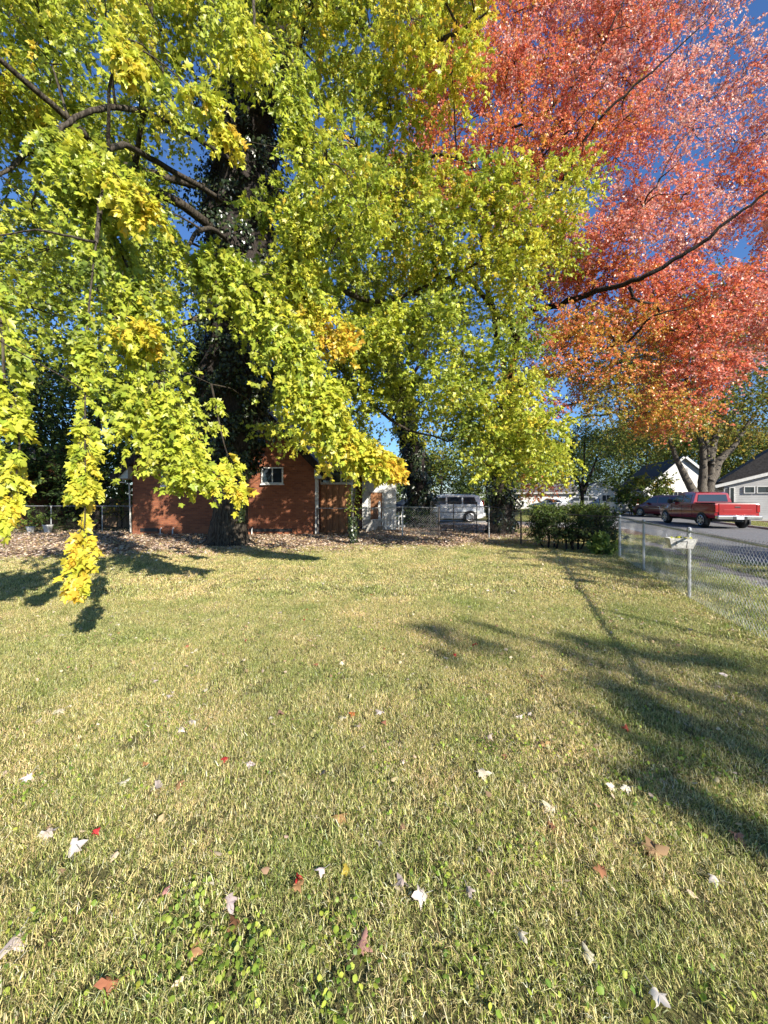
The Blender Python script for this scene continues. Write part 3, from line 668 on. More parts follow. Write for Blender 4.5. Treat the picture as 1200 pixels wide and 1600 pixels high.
b = MB(); b.prism([(-hw-oh-.02, ez-oh*sl-.03), (-hw-.004, ez-oh*sl-.03), (-hw-.004, ez-.05)], -.3, dp, 'y'); b.prism([(hw+oh+.02, ez-oh*sl-.03), (hw+.004, ez-oh*sl-.03), (hw+.004, ez-.05)], -.3, dp, 'y')
b.build('soffit', M['soffit'], bh)
MB().tube([(-hw-oh-.06, -.3, ez-oh*sl+.0), (-hw-oh-.06, dp, ez-oh*sl-.02)], .06, 10).build('gutter', M['white'], bh)
MB().tube([(-hw-oh-.06, -.25, ez-oh*sl-.04), (-hw-oh+.1, -.25, ez-oh*sl-.18), (-hw-.07, -.1, ez-oh*sl-.22), (-hw-.05, -.04, 0.1)], .032, 8).build('downpipe', M['oldwhite'], bh)
def wx(px): return (px-600)/600*D-Xm
def wz(py): return 1.6-(py-777.5)/600*D
window(bh, wx(411), wx(441), wz(754), wz(732), 0, M['white'])
window(bh, wx(256), wx(287), wz(757), wz(736), 0, M['white'])
MB().box(hw-.01, hw+.13, -.06, .06, 0, wz(735)).build('corner_trim', M['oldwhite'], bh)
for px in (253, 272, 395):
    MB().tube([(wx(px), -.12, 0), (wx(px), -.12, .22), (wx(px), -.03, .28)], .025, 8).build('vent_pipe', M['white'], bh)

# timber porch right of the brick wall
po = empty('porch', (0, 17.3, 0), 'sunlit brown timber porch with white framed glazing, at the right end of the brick house', 'porch')
def ax(px, d=17.3): return (px-600)/600*d
def az(py, d=17.3): return 1.6-(py-777.5)/600*d
b = MB(); n = 5; xa, xb = ax(501), ax(549)
for i in range(n):
    u0 = xa+(xb-xa)*i/n; b.box(u0+.012, xa+(xb-xa)*(i+1)/n-.012, -.02 if i % 2 else 0, .05, .04, az(757))
b.box(xa, xb, .05, .10, .02, az(757)); b.build('board_wall', M['board'], po)
b = MB(); b.box(xa, xb, -.05, .08, az(757)+.002, az(757)+.09)
for i in range(4): x = xa+(xb-xa)*i/3; b.box(x-.035, x+.035, -.03, .06, az(757)+.09, az(734))
b.box(xa-.04, xb+.04, -.05, .08, az(734), az(734)+.1); gf = b.build('glazing_frame', M['oldwhite'], po)
MB().box(xa, xb, .0, .02, az(757)+.09, az(734)).build('pane', M['glass'], gf)
MB().prism([(-.5, az(737)), (2.6, az(718)), (2.6, az(718)+.1), (-.5, az(737)+.1)], xa-.25, ax(618), 'x').build('awning_roof', M['roof_grey'], po)
MB().box(xa, ax(600), 2.4, 2.5, 0, az(730)).build('back_wall', M['brick'], po)
MB().box(ax(549), ax(549)+.09, -.05, .05, 0, az(734)).build('post', M['oldwhite'], po)

sh = empty('garden_shed', (0, 19.0, 0), 'small white sided shed with a brown door, behind the vine covered sapling', 'shed')
xa, xb = ax(566, 19), ax(619, 19); zt = az(742, 19)
MB().prism([(xa, 0), (xb, 0), (xb, zt), (xa, zt)], 0, 2.2, 'y').build('wall', M['siding'], sh)
slope(MB(), xa-.2, zt+.0, xb+.25, zt-.06, -.3, 2.4, .1).build('roof', M['roof_grey'], sh)
dr_ = MB().box(ax(579, 19), ax(597, 19), -.04, -.003, .25, 1.85).build('door', M['board'], sh)
MB().box(ax(581, 19), ax(583, 19)+.02, -.07, -.042, 1.0, 1.1).build('handle', M['galv'], dr_)
b = MB(); b.box(ax(577, 19), ax(579, 19)-.002, -.06, -.003, .1, 1.9).box(ax(597, 19)+.002, ax(600, 19), -.06, -.003, .1, 1.9); b.build('door_frame', M['oldwhite'], sh)
MB().box(ax(574, 19), ax(598, 19), -.5, -.07, 0, .22).build('step', M['fencewood'], sh, bevel=.01)
b = MB(); b.prism([(0, 0), (.62, 0), (.62, .03), (0, .03)], 0, .95, 'y')
lb = b.build('leaning_board', M['oldwhite'], bevel=.004); lb.location = (ax(572, 17.9), 17.9, .02); lb.rotation_euler = (R(0), R(-62), R(-35))
tag(lb, 'white board leaning on its edge at the foot of the small white shed', 'board')

# ------------------------------------------------------------------ fences
def tubeobj(name, a, b, r, m, parent, n=10):
    return MB().tube([a, b], r, n).build(name, m, parent, smooth=True)
def chainmesh(a, b, z0, z1, s=.0354, r=.0023, m=None, parent=None, seed=0, sag=.006):
    rs = np.random.RandomState(seed)
    a = np.array(a, float); b = np.array(b, float); L = np.linalg.norm(b-a); u = (b-a)/L; nr = np.array([-u[1], u[0], 0])
    n = int(L/s); k = int((z1-z0)/s)+1
    i = np.arange(n)[:, None]; j = np.arange(k)[None]
    x = (i+((i+j) % 2))*s+.004*np.sin(j*.9+i*.05); z = z0+j*(z1-z0)/(k-1)+0*i+.012*np.sin(i*.11)*(j/k)
    off = ((j % 2)*2-1)*.0022+sag*np.sin(x*2.1)*np.sin(j/k*3.1)
    P = a+u*x[..., None]+nr*off[..., None]; P[..., 2] = z
    V, F = tubes(P, np.full(P.shape[:2], r), 3)
    return npmesh('wire_mesh', V, [F], m or M['wire'], parent, smooth=True)
HFENCE = 1.067
sf = empty('chain_link_fence', S(0, 0), 'silver chain link fence between the lawn and the street, with a tray hung on it', 'fence')
alongs = [-4.7, -2.3, 0.0, 2.34, 4.42]
for i, a in enumerate(alongs):
    p = S(0, a)-P1; r = .03 if a == alongs[-1] else .024
    po_ = tubeobj('post', (p[0], p[1], -.1), (p[0], p[1], HFENCE+(.02 if a < 4 else .06)), r, M['galv'], sf, 14)
    cap = MB().tube([(p[0], p[1], HFENCE+.02), (p[0], p[1], HFENCE+.05), (p[0], p[1], HFENCE+.065)], [r*1.35, r*1.25, r*.5], 12).build('post_cap', M['galv'], po_, smooth=True)
    b = MB()
    for z in (.25, .6, .9): b.tube([(p[0], p[1], z-.008), (p[0], p[1], z+.008)], r+.004, 12)
    b.build('wire_tie', M['wire'], po_)
pa = S(0, -4.7)-P1; pb = S(0, 4.42)-P1
q = [pa+(pb-pa)*t+np.array([0, 0, HFENCE+.004*math.sin(t*9)]) for t in np.linspace(0, 1, 24)]
MB().tube(q, .0195, 10).build('top_rail', M['galv'], sf, smooth=True)
mo = HN*-.028
chainmesh(pa+mo, pb+mo, .03, HFENCE+.045, m=M['wire'], parent=sf, seed=1)

bf = empty('chain_link_fence', (0, 0, 0), 'dark weathered chain link fence along the back of the lawn, brick house to hedge', 'fence')
bp = [(G(560, 838), 1.15), (G(629, 839), 1.22), (G(686, 840), 1.2), (G(764, 841), 1.25), (G(814, 851), 1.12), (S(0, 4.42), 1.07)]
bp = [(np.array([p[0], p[1], 0]), h) for p, h in bp]
start = np.array([-2.85, 16.4, 0]); bp = [(start, 1.15)]+bp
for k, (p, h) in enumerate(bp[:-1]):
    po_ = tubeobj('post', (p[0], p[1], 0), (p[0], p[1], h+.03), .028, M['galv'] if k in (2, 4) else M['rust'], bf)
for k in range(len(bp)-1):
    (p, h), (q, g) = bp[k], bp[k+1]
    tubeobj('top_rail', (p[0], p[1], h), (q[0], q[1], g), .018, M['galv'] if k < 4 else M['rust'], bf)
    if k != 3 and k != 0: chainmesh(p, q, .03, min(h, g)+.02, s=.045, r=.0026, m=M['wire'] if k < 4 else M['rust'], parent=bf, seed=k)
    elif k == 0: chainmesh(p, q, .03, min(h, g)+.02, s=.045, r=.0022, m=M['rust'], parent=bf, seed=k)
gt = empty('wire_gate', (0, 0, 0), 'black framed wire gate in the back fence, in front of the white family car', 'gate')
ga, gb = G(673, 833), G(745, 834); zt = 1.42
b = MB()
for t in (0, .5, 1): p = ga+(gb-ga)*t; b.tube([(p[0], p[1], .05), (p[0], p[1], zt)], .022, 8)
for z in (.12, .62, .95, zt-.02): b.tube([(ga[0], ga[1], z), (gb[0], gb[1], z)], .018, 8)
b.build('gate_frame', M['black'], gt)
chainmesh(ga, gb, .08, zt-.03, s=.05, r=.0024, m=M['rust'], parent=gt, seed=12)
pf = empty('picket_gate', G(613, 829), 'short white picket fence panel with a thicker end post, right of the small shed', 'fence')
xa = G(595, 829); xb = G(634, 829)
for k in range(7):
    x = (k-3)*.155
    MB().prism([(x-.035, .04), (x+.035, .04), (x+.035, .86), (x, .93), (x-.035, .86)], -.012, .012, 'y').build('picket', M['white'], pf)
MB().box(-.5, .62, .013, .04, .18, .25).box(-.5, .62, .013, .04, .66, .73).build('rail', M['white'], pf)
MB().box(-.68, -.56, -.06, .06, 0, 1.35).prism([(-.7, 1.35), (-.54, 1.35), (-.62, 1.44)], -.07, .07, 'y').build('post', M['white'], pf)

lf = empty('chain_link_fence', (0, 0, 0), 'thin dark wire fence in the shade of the trees left of the brick house', 'fence')
la, lb2 = np.array([-21, 18.6, 0]), np.array([-10.9, 18.2, 0])
for t in (0, .25, .5, .75, 1): p = la+(lb2-la)*t; tubeobj('post', (p[0], p[1], 0), (p[0], p[1], 1.2), .025, M['galv'], lf)
tubeobj('top_rail', (*la[:2], 1.2), (*lb2[:2], 1.2), .016, M['galv'], lf)
chainmesh(la, lb2, .03, 1.2, s=.05, r=.0022, m=M['rust'], parent=lf, seed=3)
wf = empty('board_fence', (0, 0, 0), 'weathered brown board fence left of the brick house corner', 'fence')
k = 0; fa, fb = W(160, 800, 20.5), W(212, 800, 20.5)
bw = .26; x = fa[0]
while x < fb[0]:
    h = 1.55+.03*math.sin(k*2.1); MB().box(x+.008, x+bw-.008, 20.5+(.03 if k % 2 else 0), 20.53+(.03 if k % 2 else 0), .03, h).build('board', M['fencewood'], wf); x += bw; k += 1
MB().box(fa[0], fb[0], 20.565, 20.61, .4, .5).box(fa[0], fb[0], 20.565, 20.61, 1.2, 1.3).build('rail', M['fencewood'], wf)
for px, py, sz, lab in ((48, 832, .17, 'round white pot, left one of two in the shade left of the house'), (75, 831, .2, 'taller white pot, right one of two in the shade left of the house')):
    g = W(px, py, 17.6); t = empty('plant_pot', (g[0], 17.6, 0), lab, 'pot')
    prof = [(.0, sz*.6), (.02, sz*.66), (.3 if px > 60 else .22, sz*.95), (.33 if px > 60 else .25, sz*1.08), (.36 if px > 60 else .28, sz*1.05)]
    MB().tube([(0, 0, z) for z, r in prof], [r for z, r in prof], 16).build('pot', M['pot'], t, smooth=True)
    MB().tube([(0, 0, prof[-1][0]), (0, 0, prof[-1][0]+.01)], prof[-1][1]*.85, 16).build('soil', M['bark_dark'], t)

# ------------------------------------------------------------------ tray hooked on the street fence
tr = empty('hanging_tray', (4.64, 6.0, .865), 'tapered white plastic trough full of yellow leaves, hooked on the street fence post', 'planter', rz=R(-14))
tr.scale = (.77, .77, .8)
def frust(L0, L1, w0, w1, z0, z1): return [[(-L0, -w0, z0), (L0, -w0, z0), (L0, w0, z0), (-L0, w0, z0)], [(-L1, -w1, z1), (L1, -w1, z1), (L1, w1, z1), (-L1, w1, z1)]]
o_ = frust(.19, .25, .06, .115, -.07, .13); i_ = frust(.18, .238, .05, .103, -.055, .13)
b = MB(); vs = o_[0]+o_[1]+i_[0]+i_[1]
fs = [(0, 1, 2, 3)]+[(i, (i+1) % 4, 4+(i+1) % 4, 4+i) for i in range(4)]+[(4+i, 4+(i+1) % 4, 12+(i+1) % 4, 12+i) for i in range(4)]+[(8+i, 8+(i+1) % 4, 12+(i+1) % 4, 12+i) for i in range(4)]+[(8, 9, 10, 11)]
b.add(vs, fs); b.build('trough', M['oldwhite'], tr, bevel=.004)
b = MB()
ln = lambda a, c: b.bar(a, c, .007, .004)
fr = lambda x, z: (x, -.06-(z+.07)/.2*.055-.003, z)
ln(fr(-.12, .075), fr(.07, .075)); ln(fr(-.12, .075), fr(-.12, -.03)); ln(fr(.07, .075), fr(.07, -.05)); b.build('outline_mark', M['black'], tr)
b = MB(); b.tube([(.2, .1, .12), (.2, .15, .2), (.2, .19, .2)], .006, 6).tube([(-.2, .1, .12), (-.2, .17, .2), (-.2, .22, .2)], .006, 6); b.build('hook', M['galv'], tr)
rs = np.random.RandomState(4); n = 60
P_ = np.column_stack([rs.uniform(-.19, .19, n), rs.uniform(-.07, .07, n), rs.uniform(.07, .14, n)])
tp = rs.normal(0, 1, (n, 3))*[1, 1, .3]; 
leaves('leaf_filling', P_, tp, np.array([0, -.3, 1])+rs.normal(0, .4, (n, 3)), rs.uniform(.05, .09, n), jit(_g(rs.uniform(.35, .8, n)), rs), MAPLE, M['leaf'], tr)

# ------------------------------------------------------------------ vehicles (x forward, y left, origin on the ground below the middle)
def wheel(parent, x, y, r, wd, side):
    t = MB(); prof = [(-wd/2, r*.86), (-wd/2+.03, r*.97), (-wd/4, r), (wd/4, r), (wd/2-.03, r*.97), (wd/2, r*.86)]
    t.tube([(x, y+a, r) for a, q in prof], [q for a, q in prof], 26); ty = t.build('wheel', M['rubber'], parent, smooth=True)
    b = MB(); yo = y+side*(wd/2-.015)
    n = 6
    b.tube([(x, yo, r), (x, yo+side*.02, r)], r*.16, 14)
    for k in range(n):
        a = 2*math.pi*k/n; b.bar((x+math.cos(a)*r*.12, yo+side*.012, r+math.sin(a)*r*.12), (x+math.cos(a)*r*.6, yo+side*.022, r+math.sin(a)*r*.6), .03, .075)
    ring = [(x+math.cos(a)*r*.62, yo+side*.02, r+math.sin(a)*r*.62) for a in np.linspace(0, 2*math.pi, 25)]
    b.tube(ring, .022, 6, caps=False); b.build('rim', M['rim'], ty)
    MB().tube([(x, yo-side*.02, r), (x, yo-side*.01, r)], r*.6, 20).build('brake_disc', M['black'], ty)
def bodyloft(stations, m, parent, name='body', bevel=0):
    """stations: (x, zlow, zshoulder, ztop, halfwidth, tophalf)"""
    rings = []
    for x, zl, zs, zt, hw_, th in stations:
        h = [(hw_*.93, zl), (hw_, zl+(zs-zl)*.25), (hw_, zs*.55+zl*.45), (hw_*.985, zs), (th, zt-.02), (th*.9, zt)]
        rings.append([(x, y, z) for y, z in h]+[(x, -y, z) for y, z in reversed(h)])
    return MB().loft(rings).build(name, m, parent, smooth=True)
def sideglass(parent, pts, yb, yt, zb, zt, m=None):
    """pts: (x,z) outline; y interpolated between belt and roof widths"""
    for s in (1, -1):
        V = []
        for x, z in pts:
            y = yb+(yt-yb)*(z-zb)/(zt-zb); V.append((x, s*(y+.006), z))
        V2 = [(x, y-s*.02, z) for x, y, z in V]; n = len(V)
        MB().add(V+V2, [tuple(range(n)), tuple(range(2*n-1, n-1, -1))]+[(i, (i+1) % n, n+(i+1) % n, n+i) for i in range(n)]).build('side_window', m or M['glass'], parent)
def arch(parent, x, r, hw_):
    for s in (1, -1):
        pts = [(x+math.cos(a)*r, z_) for a in np.linspace(0, math.pi, 15) for z_ in [.36+math.sin(a)*r]]
        MB().prism([(x+r, .2)]+pts+[(x-r, .2)], s*(hw_-.06), s*(hw_+.004), 'y').build('wheel_arch', M['black'], parent)
def car(root, kind, paint):
    if kind == 'suv':
        L, hw_, H, gz, belt = 4.9, .95, 1.78, .26, 1.08
        body = bodyloft([(-2.42,.42,.9,1.0,.82,.80),(-2.36,.32,1.0,1.08,.90,.86),(-2.0,gz,1.0,1.12,hw_,.90),(1.0,gz,.98,1.10,hw_,.90),(1.5,gz,.92,1.05,hw_,.88),(2.2,.3,.82,.93,.90,.80),(2.44,.42,.72,.80,.78,.68)], paint, root)
        cab = bodyloft([(-2.36,1.0,1.1,1.12,.86,.84),(-2.12,1.0,1.12,1.70,.91,.72),(-1.9,1.0,1.12,1.77,.92,.72),(.1,1.0,1.12,1.80,.92,.72),(.55,1.0,1.12,1.70,.91,.72),(1.45,1.0,1.04,1.08,.84,.80)], paint, root, 'cabin')
        sideglass(cab, [(-1.95,1.17),(-1.1,1.17),(-1.1,1.62),(-1.82,1.62)], .906, .72, 1.12, 1.78); sideglass(cab, [(-1.0,1.17),(-.1,1.17),(-.1,1.62),(-1.0,1.62)], .906, .72, 1.12, 1.78); sideglass(cab, [(0,1.17),(1.12,1.17),(.62,1.55),(0,1.62)], .906, .72, 1.12, 1.78)
        MB().add([(-2.385,-.7,1.16),(-2.385,.7,1.16),(-2.18,.6,1.62),(-2.18,-.6,1.62),(-2.30,-.7,1.16),(-2.30,.7,1.16),(-2.1,.6,1.62),(-2.1,-.6,1.62)],[(0,1,2,3),(7,6,5,4),(0,4,5,1),(1,5,6,2),(2,6,7,3),(3,7,4,0)]).build('rear_window', M['glass'], cab)
        MB().add([(1.36,-.72,1.12),(1.36,.72,1.12),(.62,.62,1.66),(.62,-.62,1.66),(1.28,-.72,1.1),(1.28,.72,1.1),(.54,.62,1.62),(.54,-.62,1.62)],[(0,1,2,3),(7,6,5,4),(0,4,5,1),(1,5,6,2),(2,6,7,3),(3,7,4,0)]).build('windscreen', M['glass'], cab)
        wx_ = (-1.5, 1.5); r = .36
        for s in (1,-1): MB().box(-2.40,-2.30,s*.72 if s>0 else -.84,.84 if s>0 else -.72,.98,1.42).build('tail_light', M['tail'], root, bevel=.01); MB().box(2.2,2.42,s*.55 if s>0 else -.84,.84 if s>0 else -.55,.66,.80).build('headlight', M['plate'], root, bevel=.02)
        MB().box(-2.50,-2.38,-.82,.82,.40,.62).build('bumper', paint, root, bevel=.03); MB().box(2.38,2.50,-.78,.78,.36,.6).build('bumper', M['black'], root, bevel=.03)
        b = MB(); 
        for s in (1,-1): b.tube([(-1.8,s*.66,1.83),(.2,s*.66,1.86)],.018,6)
        b.build('roof_rail', M['black'], cab)
        MB().box(-2.405,-2.385,-.26,.26,.72,.86).build('licence_plate', M['plate'], root)
    else:
        L, hw_, H = 4.6, .9, 1.45; r = .33
        bodyloft([(-2.28,.45,.85,.95,.74,.66),(-2.2,.34,.88,.98,.86,.74),(-1.7,.25,.88,1.0,hw_,.78),(1.0,.25,.86,.98,hw_,.78),(1.7,.27,.8,.9,.88,.74),(2.25,.4,.66,.72,.72,.6)], paint, root)
        cab = bodyloft([(-1.95,.9,.95,.98,.74,.72),(-1.2,.9,.99,1.38,.82,.6),(-.3,.9,.99,1.45,.82,.6),(.25,.9,.99,1.40,.82,.6),(1.05,.9,.95,.98,.74,.7)], paint, root, 'cabin')
        sideglass(cab, [(-1.3,1.03),(-.35,1.03),(-.35,1.33),(-1.0,1.31)], .808, .60, .99, 1.42); sideglass(cab, [(-.27,1.03),(.75,1.03),(.3,1.32),(-.27,1.34)], .808, .60, .99, 1.42)
        MB().add([(-1.86,-.62,1.0),(-1.86,.62,1.0),(-1.26,.52,1.34),(-1.26,-.52,1.34),(-1.8,-.62,.97),(-1.8,.62,.97),(-1.2,.52,1.3),(-1.2,-.52,1.3)],[(0,1,2,3),(7,6,5,4),(0,4,5,1),(1,5,6,2),(2,6,7,3),(3,7,4,0)]).build('rear_window', M['glass'], cab)
        MB().add([(.98,-.62,1.01),(.98,.62,1.01),(.32,.52,1.36),(.32,-.52,1.36),(.9,-.62,.97),(.9,.62,.97),(.24,.52,1.32),(.24,-.52,1.32)],[(0,1,2,3),(7,6,5,4),(0,4,5,1),(1,5,6,2),(2,6,7,3),(3,7,4,0)]).build('windscreen', M['glass'], cab)
        wx_ = (-1.4, 1.4)
        for s in (1,-1): MB().box(-2.31,-2.2,.4 if s>0 else -.76,.76 if s>0 else -.4,.72,.86).build('tail_light', M['tail'], root, bevel=.01); MB().box(2.0,2.2,.5 if s>0 else -.74,.74 if s>0 else -.5,.6,.72).build('headlight', M['plate'], root, bevel=.02)
        MB().box(-2.36,-2.24,-.78,.78,.36,.56).build('bumper', M['black'], root, bevel=.03)
    for x in wx_: 
        arch(root, x, r+.06, hw_)
        for s in (1, -1): wheel(root, x, s*(hw_-.09), r, .22, s)
    for s in (1,-1): MB().box(.62,.78,s*(hw_-.02) if s>0 else -hw_-.16,hw_+.16 if s>0 else -(hw_-.02),1.02,1.18).build('wing_mirror', paint, root, bevel=.03)
    b = MB()
    for s in (1,-1): b.box(-.35,-.15,s*hw_ if s>0 else -hw_-.02,hw_+.02 if s>0 else -hw_,.86,.89).box(.75,.95,s*hw_ if s>0 else -hw_-.02,hw_+.02 if s>0 else -hw_,.84,.87)
    b.build('door_handle', M['chrome'] if kind == 'suv' else M['black'], root)

def yaw(dx, dy): return math.atan2(dy, dx)
# red pickup
TR = (18.2, 22.0); th = yaw(.20, .98)
pk = empty('pickup_truck', (*TR, 0.008), 'bright red crew cab pickup truck with chrome rear bumper parked on the street', 'truck', rz=th)
hw_ = .99
bodyloft([(-2.88,.62,1.18,1.26,.93,.93),(-2.86,.55,1.2,1.30,.96,.95),(-1.0,.5,1.2,1.30,hw_,.96),(-.95,.5,1.2,1.30,hw_,.96),(1.2,.45,1.16,1.26,hw_,.94),(1.5,.45,1.12,1.24,.99,.93),(2.6,.48,1.02,1.14,.96,.86),(2.85,.52,.95,1.02,.86,.78)], M['redpaint'], pk)
cab = bodyloft([(-.98,1.15,1.25,1.32,.93,.92),(-.92,1.15,1.3,1.84,.94,.76),(-.7,1.15,1.3,1.90,.95,.76),(.3,1.15,1.3,1.93,.95,.76),(.75,1.15,1.3,1.84,.94,.76),(1.5,1.15,1.2,1.26,.90,.86)], M['redpaint'], pk, 'cabin')
sideglass(cab, [(-.72,1.33),(.02,1.33),(.02,1.76),(-.66,1.76)], .936, .77, 1.3, 1.9); sideglass(cab, [(.12,1.33),(1.25,1.33),(.82,1.70),(.12,1.77)], .936, .77, 1.3, 1.9)
MB().add([(-1.0,-.72,1.38),(-1.0,.72,1.38),(-.955,.66,1.76),(-.955,-.66,1.76),(-.9,-.72,1.38),(-.9,.72,1.38),(-.86,.66,1.76),(-.86,-.66,1.76)],[(0,1,2,3),(7,6,5,4),(0,4,5,1),(1,5,6,2),(2,6,7,3),(3,7,4,0)]).build('rear_window', M['glass'], cab)
MB().add([(1.46,-.78,1.28),(1.46,.78,1.28),(.80,.66,1.80),(.80,-.66,1.80),(1.38,-.78,1.26),(1.38,.78,1.26),(.72,.66,1.76),(.72,-.66,1.76)],[(0,1,2,3),(7,6,5,4),(0,4,5,1),(1,5,6,2),(2,6,7,3),(3,7,4,0)]).build('windscreen', M['glass'], cab)
MB().box(-2.82,-1.04,-.93,.93,1.302,1.335).build('bed_cover', M['black'], pk, bevel=.01)
tg = MB().box(-2.93,-2.875,-.80,.80,.72,1.28).build('tailgate', M['redpaint'], pk, bevel=.015)
MB().box(-2.945,-2.928,-.12,.12,1.08,1.15).build('handle', M['black'], tg, bevel=.006)
MB().box(-2.938,-2.929,-.62,.62,.86,.99).build('recess', M['redpaint'], tg, bevel=.003)
for s in (1,-1):
    MB().box(-2.935,-2.80,.82 if s>0 else -.965,.965 if s>0 else -.82,.86,1.24).build('tail_light', M['tail'], pk, bevel=.02)
bmp = MB().box(-3.12,-2.86,-.96,.96,.50,.70).build('rear_bumper', M['chrome'], pk, bevel=.05, seg=3)
MB().box(-3.13,-3.115,-.30,.30,.50,.66).build('licence_recess', M['black'], bmp)
MB().box(-3.138,-3.13,-.16,.16,.51,.65).build('licence_plate', M['plate'], bmp)
for x in (-1.80, 1.87):
    arch(pk, x, .47, hw_)
    for s in (1, -1): wheel(pk, x, s*(hw_-.12), .40, .27, s)
for s in (1,-1):
    MB().box(1.02,1.2,.97 if s>0 else -1.2,1.2 if s>0 else -.97,1.25,1.5).build('wing_mirror', M['black'], pk, bevel=.03)
    MB().box(2.5,2.84,.62 if s>0 else -.9,.9 if s>0 else -.62,.82,1.0).build('headlight', M['plate'], pk, bevel=.02)
b = MB(); hy = hw_+.004
for x in (-.55, .3): b.box(x-.1, x+.1, hy-.01, hy+.025, 1.08, 1.115).box(x-.1, x+.1, -hy-.025, -hy+.01, 1.08, 1.115)
b.build('door_handle', M['redpaint'], pk, bevel=.005)
b = MB()
for x in (-.92, .05, 1.15): b.box(x-.006, x+.006, hw_-.01, hw_+.003, .6, 1.18).box(x-.006, x+.006, -hw_-.003, -hw_+.01, .6, 1.18)
b.build('door_seam', M['black'], pk)
MB().box(-2.2,2.3,-.7,.7,.34,.5).build('chassis', M['black'], pk)
# white family car in the driveway at the left
g = W(714, 812, 24.6)
v = empty('parked_car', (3.95, 25.2, .012), 'large white family car in the driveway behind the black gate', 'car', rz=R(178)); car(v, 'suv', M['whitepaint'])
v = empty('parked_car', (W(634, 790, 33)[0], 33, .0), 'black car in deep shade left of the white family car', 'car', rz=R(170)); car(v, 'sedan', M['blackpaint'])
v = empty('parked_car', (23.0, 37.5, .008), 'white estate car seen from behind, on the street beyond the hedge', 'car', rz=yaw(.26, .96)); car(v, 'suv', M['whitepaint'])
v = empty('parked_car', (22.9, 31.2, .014), 'dark burgundy car half hidden behind the red pickup', 'car', rz=yaw(-.2, .98)); car(v, 'suv', M['burgundy'])
v = empty('parked_car', (W(905, 790, 52)[0], 52, .008), 'silver car furthest down the street above the hedge', 'car', rz=yaw(-.9, .4)); car(v, 'suv', M['silverpaint'])
v = empty('parked_car', (W(858, 790, 47)[0], 47, .0), 'pale car mostly hidden at the left end of the hedge', 'car', rz=R(175)); car(v, 'sedan', M['silverpaint'])

# ------------------------------------------------------------------ houses over the road
def house(name, label, fl, w_, dpt, ez, pz, rz, wall, roofm, cat='house', ov=.4):
    """gable end centred on fl facing local -y, ridge along +y"""
    h = empty(name, fl, label, cat, rz=rz); q = w_/2
    MB().prism([(-q, 0), (q, 0), (q, ez), (0, pz), (-q, ez)], 0, dpt, 'y').build('wall', wall, h)
    s_ = (pz-ez)/q; b = MB(); slope(b, -q-ov, ez-ov*s_+.02, 0, pz+.02, -.25, dpt+.25, .14); slope(b, q+ov, ez-ov*s_+.02, 0, pz+.02, -.25, dpt+.25, .14)
    r_ = b.build('roof', roofm, h)
    b = MB(); slope(b, -q-ov, ez-ov*s_-.1, 0, pz-.1, -.29, -.252, .22); slope(b, q+ov, ez-ov*s_-.1, 0, pz-.1, -.29, -.252, .22); b.build('bargeboard', M['white'], r_)
    b = MB().box(-q-ov-.04, -q-ov, -.2, dpt+.2, ez-ov*s_-.12, ez-ov*s_+.1); b.build('gutter', M['oldwhite'], h)
    return h
gh = house('gable_house', 'house with a bright white sided gable and long black roof across the street', (31.9, 40.8, 0), 6.6, 13.5, 2.65, 5.9, HROT, M['siding'], M['roof'])
b = MB(); b.box(-.32, .32, -.04, -.003, 4.25, 4.75); vt = b.build('gable_vent', M['oldwhite'], gh)
b = MB()
for k in range(6): b.box(-.28, .28, -.055, -.041, 4.3+k*.07, 4.335+k*.07)
b.build('louvre', M['galv'], vt)
window(gh, -.95, -.25, 1.3, 2.2, 0, M['white'])
# street front (local -x face): window group and door
def sidewin(parent, x, y0, y1, z0, z1):
    b = MB(); b.box(x-.07, x-.002, y0-.07, y1+.07, z1, z1+.08).box(x-.07, x-.002, y0-.07, y1+.07, z0-.08, z0).box(x-.07, x-.002, y0-.07, y0, z0, z1).box(x-.07, x-.002, y1, y1+.07, z0, z1)
    n = max(2, int((y1-y0)/.7))
    for i in range(1, n): b.box(x-.06, x-.002, y0+(y1-y0)*i/n-.03, y0+(y1-y0)*i/n+.03, z0, z1)
    b.box(x-.055, x-.002, y0, y1, (z0+z1)/2-.02, (z0+z1)/2+.02)
    f = b.build('window', M['white'], parent); MB().box(x-.03, x-.004, y0, y1, z0, z1).build('pane', M['curtain'], f)
sidewin(gh, -3.3, 7.2, 9.6, .9, 2.1); sidewin(gh, -3.3, 4.6, 5.3, .9, 2.1)
dd = MB().box(-3.36, -3.302, 10.6, 11.5, .1, 2.15).build('door', M['burgundy'], gh); MB().box(-3.41, -3.362, 10.7, 10.76, 1.0, 1.1).build('handle', M['chrome'], dd)
rh = house('side_house', 'pale grey sided house with dark roof and small high windows at the right edge', (31.5, 26.6, 0), 12, 6, 2.6, 4.4, R(-35), M['siding_grey'], M['roof_grey'], ov=.5)
window(rh, -4.80, -4.28, 1.97, 2.4, 0, M['white'], panes=1, sill=False); window(rh, -4.08, -2.9, 1.97, 2.4, 0, M['white'], sill=False); window(rh, -5.63, -5.42, 1.2, 2.35, 0, M['white'], panes=1, sill=False)
MB().prism([(-6.2, 2.85), (6.5, 2.85), (6.5, 8.2), (.6, 8.2)], 1.4, 6.4, 'y').build('main_roof', M['roof'], rh)
